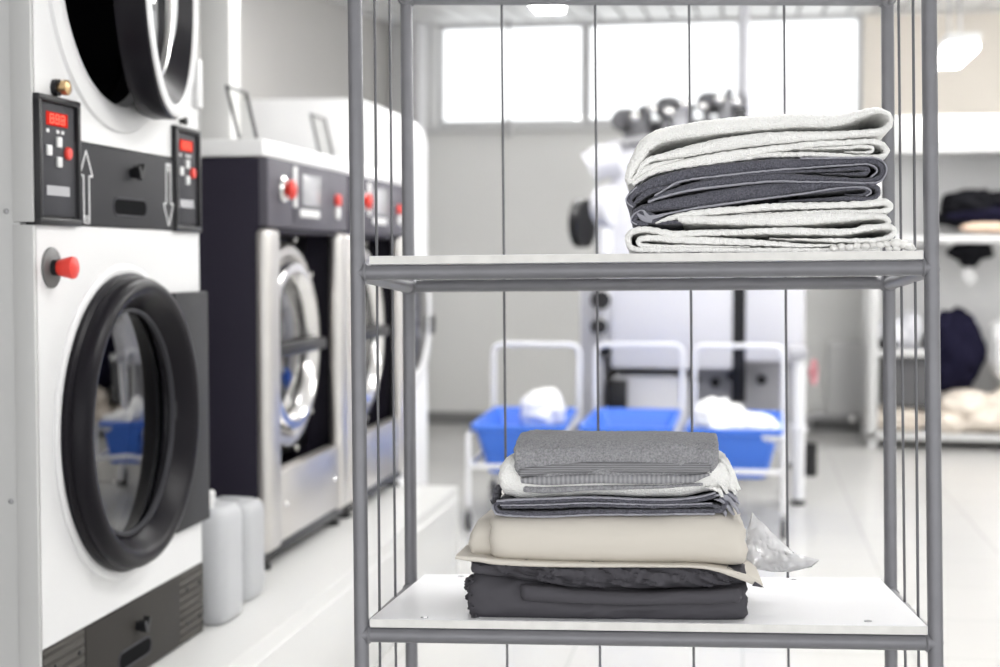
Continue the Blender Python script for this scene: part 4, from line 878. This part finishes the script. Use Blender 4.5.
for k, q in enumerate(([(0.5646, -0.3501, 0.00063), (0.577, -0.35, 0.00282), (0.5893, -0.3578, 0.00313), (0.5985, -0.3703, 0.00282), (0.6015, -0.3781, 0.00157)], [(0.5645, -0.3563, 0.00063), (0.5754, -0.3579, 0.00282), (0.5846, -0.3656, 0.00313), (0.5907, -0.375, 0.00282), (0.5953, -0.3812, 0.00157)], [(0.5677, -0.3454, 0.00063), (0.5832, -0.3469, 0.00267), (0.5956, -0.3546, 0.00298), (0.6017, -0.364, 0.00157)], [(0.5613, -0.3673, 0.00063), (0.5737, -0.3704, 0.00282), (0.5814, -0.3766, 0.00314), (0.5829, -0.3829, 0.00157)])):
    ribbon(fy, q, Y + .004 * k - .004, .24, seed=60 + k, wob=.01, fuzz=.0022)
fy.bm.transform(RM); fy.build('frayed_end', 'hem_grey', o, smooth=80)
fy = MB(); FR = [(0.214, -0.3555, 0.00481), (0.2116, -0.3635, 0.00481), (0.2157, -0.3459, 0.00481)]
for k, (x, z, h) in enumerate(FR): fy.blob((x + .003, Y + .05, z), (h * 1.2, .035, h * 1.5), 70 + k, .4, 3, 3)
fy.bm.transform(RM); fy.build('left_roll', 'towel_grey', o, smooth=80)
wbm = zc([(0.2245, -0.3409, 0.00159), (0.2372, -0.3536, 0.00159), (0.2595, -0.3598, 0.00159), (0.3295, -0.3556, 0.00158), (0.3737, -0.3522, 0.00158), (0.4491, -0.3551, 0.00157), (0.5115, -0.3548, 0.00157), (0.5612, -0.3453, 0.00156), (0.5968, -0.3444, 0.00156)]); wt = zc([(0.2248, -0.3044, 0.00159), (0.2377, -0.2909, 0.00159), (0.3236, -0.2901, 0.00158), (0.5432, -0.2899, 0.00156), (0.5772, -0.2945, 0.00156), (0.597, -0.3257, 0.00156)])
fold('folded_towel', 'towel_white', 'white towel draped under the grey terry towel, lower shelf stack', (.4, .15, -.3), [dict(x0=wbm[0][0], x1=wbm[-1][0] + .002, zb=wbm, zt=wt, yf=Y + .002, yb=.29, th=.010, gap=.002, nmax=3, rag=.008, seed=25, wr=(.003, 16., 40.), rnd=.012, fine=.0006, nx=110)], cat='towel')
q = [x for x in bpy.data.objects if x.get('label', '').startswith('white towel draped')][0]
fy = MB()
for k, p_ in enumerate(([(0.5713, -0.2921, 0.00078), (0.5821, -0.2983, 0.00376), (0.5913, -0.3124, 0.00408), (0.5973, -0.3296, 0.00407), (0.6034, -0.3421, 0.00251)], [(0.5681, -0.3046, 0.00078), (0.5789, -0.3109, 0.00376), (0.5865, -0.3234, 0.00408), (0.5926, -0.3374, 0.00407), (0.5987, -0.3484, 0.00251)], [(0.5586, -0.3203, 0.00078), (0.571, -0.3265, 0.00377), (0.5802, -0.3359, 0.00408), (0.5848, -0.3469, 0.00219)], [(0.5522, -0.3376, 0.00079), (0.5647, -0.3391, 0.00314), (0.5739, -0.3438, 0.00345), (0.577, -0.3516, 0.00188)])):
    ribbon(fy, p_, Y + .003 * (3 - k) - .002, .24, seed=80 + k, wob=.012, fuzz=.0026)
fy.bm.transform(RM); fy.build('ruffled_end', 'towel_white', q, smooth=80)
gb = zc([(0.2503, -0.3155, 0.00159), (0.2629, -0.3297, 0.00159), (0.2995, -0.3336, 0.00158), (0.3865, -0.3309, 0.00158), (0.4805, -0.333, 0.00157), (0.5273, -0.3313, 0.00157), (0.5615, -0.318, 0.00156), (0.5725, -0.3039, 0.00156)]); gt = zc([(0.2506, -0.2743, 0.00159), (0.2761, -0.2703, 0.00159), (0.387, -0.2727, 0.00158), (0.4811, -0.2727, 0.00157), (0.5433, -0.275, 0.00157), (0.5727, -0.2758, 0.00156)])
gk = dict(x0=gb[0][0], x1=gb[-1][0], zb=gb, zt=gt, yb=.24, nx=170, wr=(.005, 13., 30.), rnd=.007, seed=31, crease=.007, cdir=(7., 60.))
tw = fold('folded_towel', 'towel_mid', 'mid-grey terry towel on top of the lower shelf stack', (.4, .12, -.28), [dict(gk, yf=Y - .006, th=.012, gap=.002, nmax=2, rag=.004, fine=.0016, dome=.018)], cat='towel')
# woven border, hem and the lower turned layer on its front
def band(name, m, lo, hi, yy, thick, seed, fine=.0002):
    k = dict(x0=lo[0][0], x1=lo[-1][0], zb=lo, zt=hi, yf=yy, yb=yy + .05, th=thick, nmax=1, rag=.002, nx=110, wr=(.0008, 15., 30.), rnd=.008, seed=seed, fine=fine)
    b = MB(); ufold(b, **k); b.bm.transform(RM); return b.build(name, m, tw, smooth=70)
band('woven_border', 'border_mid', zc([(0.2566, -0.3202, 0.00159), (0.2757, -0.3194, 0.00159), (0.3234, -0.3153, 0.00158), (0.3866, -0.3141, 0.00158), (0.4807, -0.315, 0.00157), (0.5429, -0.3157, 0.00156), (0.5616, -0.3117, 0.00156)]), zc([(0.2567, -0.3091, 0.00159), (0.2758, -0.3051, 0.00159), (0.3235, -0.2995, 0.00158), (0.3868, -0.2971, 0.00158), (0.4808, -0.2978, 0.00157), (0.5431, -0.2977, 0.00156), (0.5617, -0.2992, 0.00156)]), Y - .0125, .004, 33)
band('woven_hem', 'hem_mid', zc([(0.2597, -0.3313, 0.00159), (0.2995, -0.3344, 0.00158), (0.3865, -0.3313, 0.00158), (0.4805, -0.3323, 0.00157), (0.5273, -0.3306, 0.00157), (0.5584, -0.3195, 0.00156)]), zc([(0.2598, -0.3226, 0.00159), (0.2996, -0.3192, 0.00158), (0.3866, -0.3165, 0.00158), (0.4807, -0.3169, 0.00157), (0.5274, -0.3177, 0.00157), (0.5584, -0.3145, 0.00156)]), Y - .010, .004, 34)
band('turned_layer', 'towel_mid', zc([(0.2628, -0.3463, 0.00159), (0.2994, -0.3478, 0.00158), (0.3864, -0.3427, 0.00158), (0.4649, -0.3401, 0.00157), (0.5489, -0.3352, 0.00156)]), zc([(0.2629, -0.3368, 0.00159), (0.2995, -0.3375, 0.00158), (0.3865, -0.3349, 0.00158), (0.4649, -0.3342, 0.00157), (0.549, -0.3305, 0.00156)]), Y - .001, .003, 35, .0005)
# crinkled clear plastic bag behind the stack
b = MB(); PB = [[(0.6352, -0.4003, 0.00172), (0.6452, -0.4106, 0.00172), (0.6587, -0.4242, 0.00172), (0.6771, -0.443, 0.00172), (0.7006, -0.465, 0.00171)], [(0.6276, -0.4267, 0.00171), (0.6445, -0.4317, 0.00171), (0.663, -0.4419, 0.00171), (0.6814, -0.4537, 0.00171), (0.7031, -0.4689, 0.00171)], [(0.6235, -0.4512, 0.00171), (0.6437, -0.4545, 0.00171), (0.6655, -0.4611, 0.0017), (0.6856, -0.466, 0.0017), (0.7191, -0.4725, 0.0017)], [(0.6224, -0.4708, 0.00169), (0.6424, -0.4723, 0.00169), (0.6658, -0.4755, 0.00169), (0.6957, -0.4769, 0.00169), (0.7455, -0.4764, 0.00168)], [(0.6213, -0.4883, 0.00168), (0.6445, -0.4914, 0.00168), (0.6676, -0.4946, 0.00168), (0.6941, -0.4943, 0.00168), (0.7304, -0.4856, 0.00167)]]
yy = (.26, .25, .24, .22, .20)
NU, NV = 44, 40; gridF = []; gridB = []
for side, gr in ((0, gridF), (1, gridB)):
    for v in range(NV + 1):
        fv = v / NV * 4; iv = min(3, int(fv)); tv = fv - iv; row = []
        for u in range(NU + 1):
            fu = u / NU * 4; iu = min(3, int(fu)); tu = fu - iu
            def g_(j): return [PB[j][iu][e] * (1 - tu) + PB[j][min(4, iu + 1)][e] * tu for e in (0, 1)]
            p0, p1 = g_(iv), g_(min(4, iv + 1)); x = p0[0] * (1 - tv) + p1[0] * tv; z = p0[1] * (1 - tv) + p1[1] * tv
            y = yy[iv] * (1 - tv) + yy[min(4, iv + 1)] * tv
            bulge = .018 * math.sin(PI * u / NU) * math.sin(PI * v / NV) * (1 if side else -1)
            w = Vector((x * 45, side * 9, z * 45)); cr = abs(noise.noise(w)) * .010 + abs(noise.noise(w * 2.3)) * .005
            e = 0 if (u in (0, NU) or v in (0, NV)) else 1
            row.append(b.bm.verts.new((x, y + bulge + cr * e * (1 if side else -1), z + .003 * noise.noise(w * 1.5) * e)))
        gr.append(row)
for gr in (gridF, gridB):
    for v in range(NV):
        for u in range(NU): b.bm.faces.new((gr[v][u], gr[v][u + 1], gr[v + 1][u + 1], gr[v + 1][u]))
bmesh.ops.remove_doubles(b.bm, verts=b.bm.verts, dist=1e-5)
bag = tag(b.build('plastic_bag', 'film', frame=RM, origin=(.62, .23, -.45), smooth=25), 'crinkled clear plastic bag behind the right end of the lower stack', 'plastic bag')

# ================================================================== CAMERA AND LIGHT
cam = bpy.data.cameras.new('camera'); co = bpy.data.objects.new('camera', cam); C.objects.link(co); SC.camera = co
cam.lens = 54; cam.sensor_width = 36; cam.clip_start = .05
co.location = (0, 0, 1.4); co.rotation_euler = (PI / 2 - math.atan(73.5 / 1500), 0, math.radians(9.3))
cam.dof.use_dof = True; cam.dof.focus_distance = 2.42; cam.dof.aperture_fstop = 2.9; cam.dof.aperture_blades = 8
w = bpy.data.worlds.new('world'); SC.world = w; w.use_nodes = True
w.node_tree.nodes['Background'].inputs[0].default_value = (.985, .99, 1, 1); w.node_tree.nodes['Background'].inputs[1].default_value = .92
SC.view_settings.view_transform = 'Standard'; SC.view_settings.look = 'None'; SC.view_settings.gamma = 1; SC.view_settings.use_curve_mapping = False
SC.view_settings.exposure = 1.22
SC.cycles.max_bounces = 8; SC.cycles.transparent_max_bounces = 16
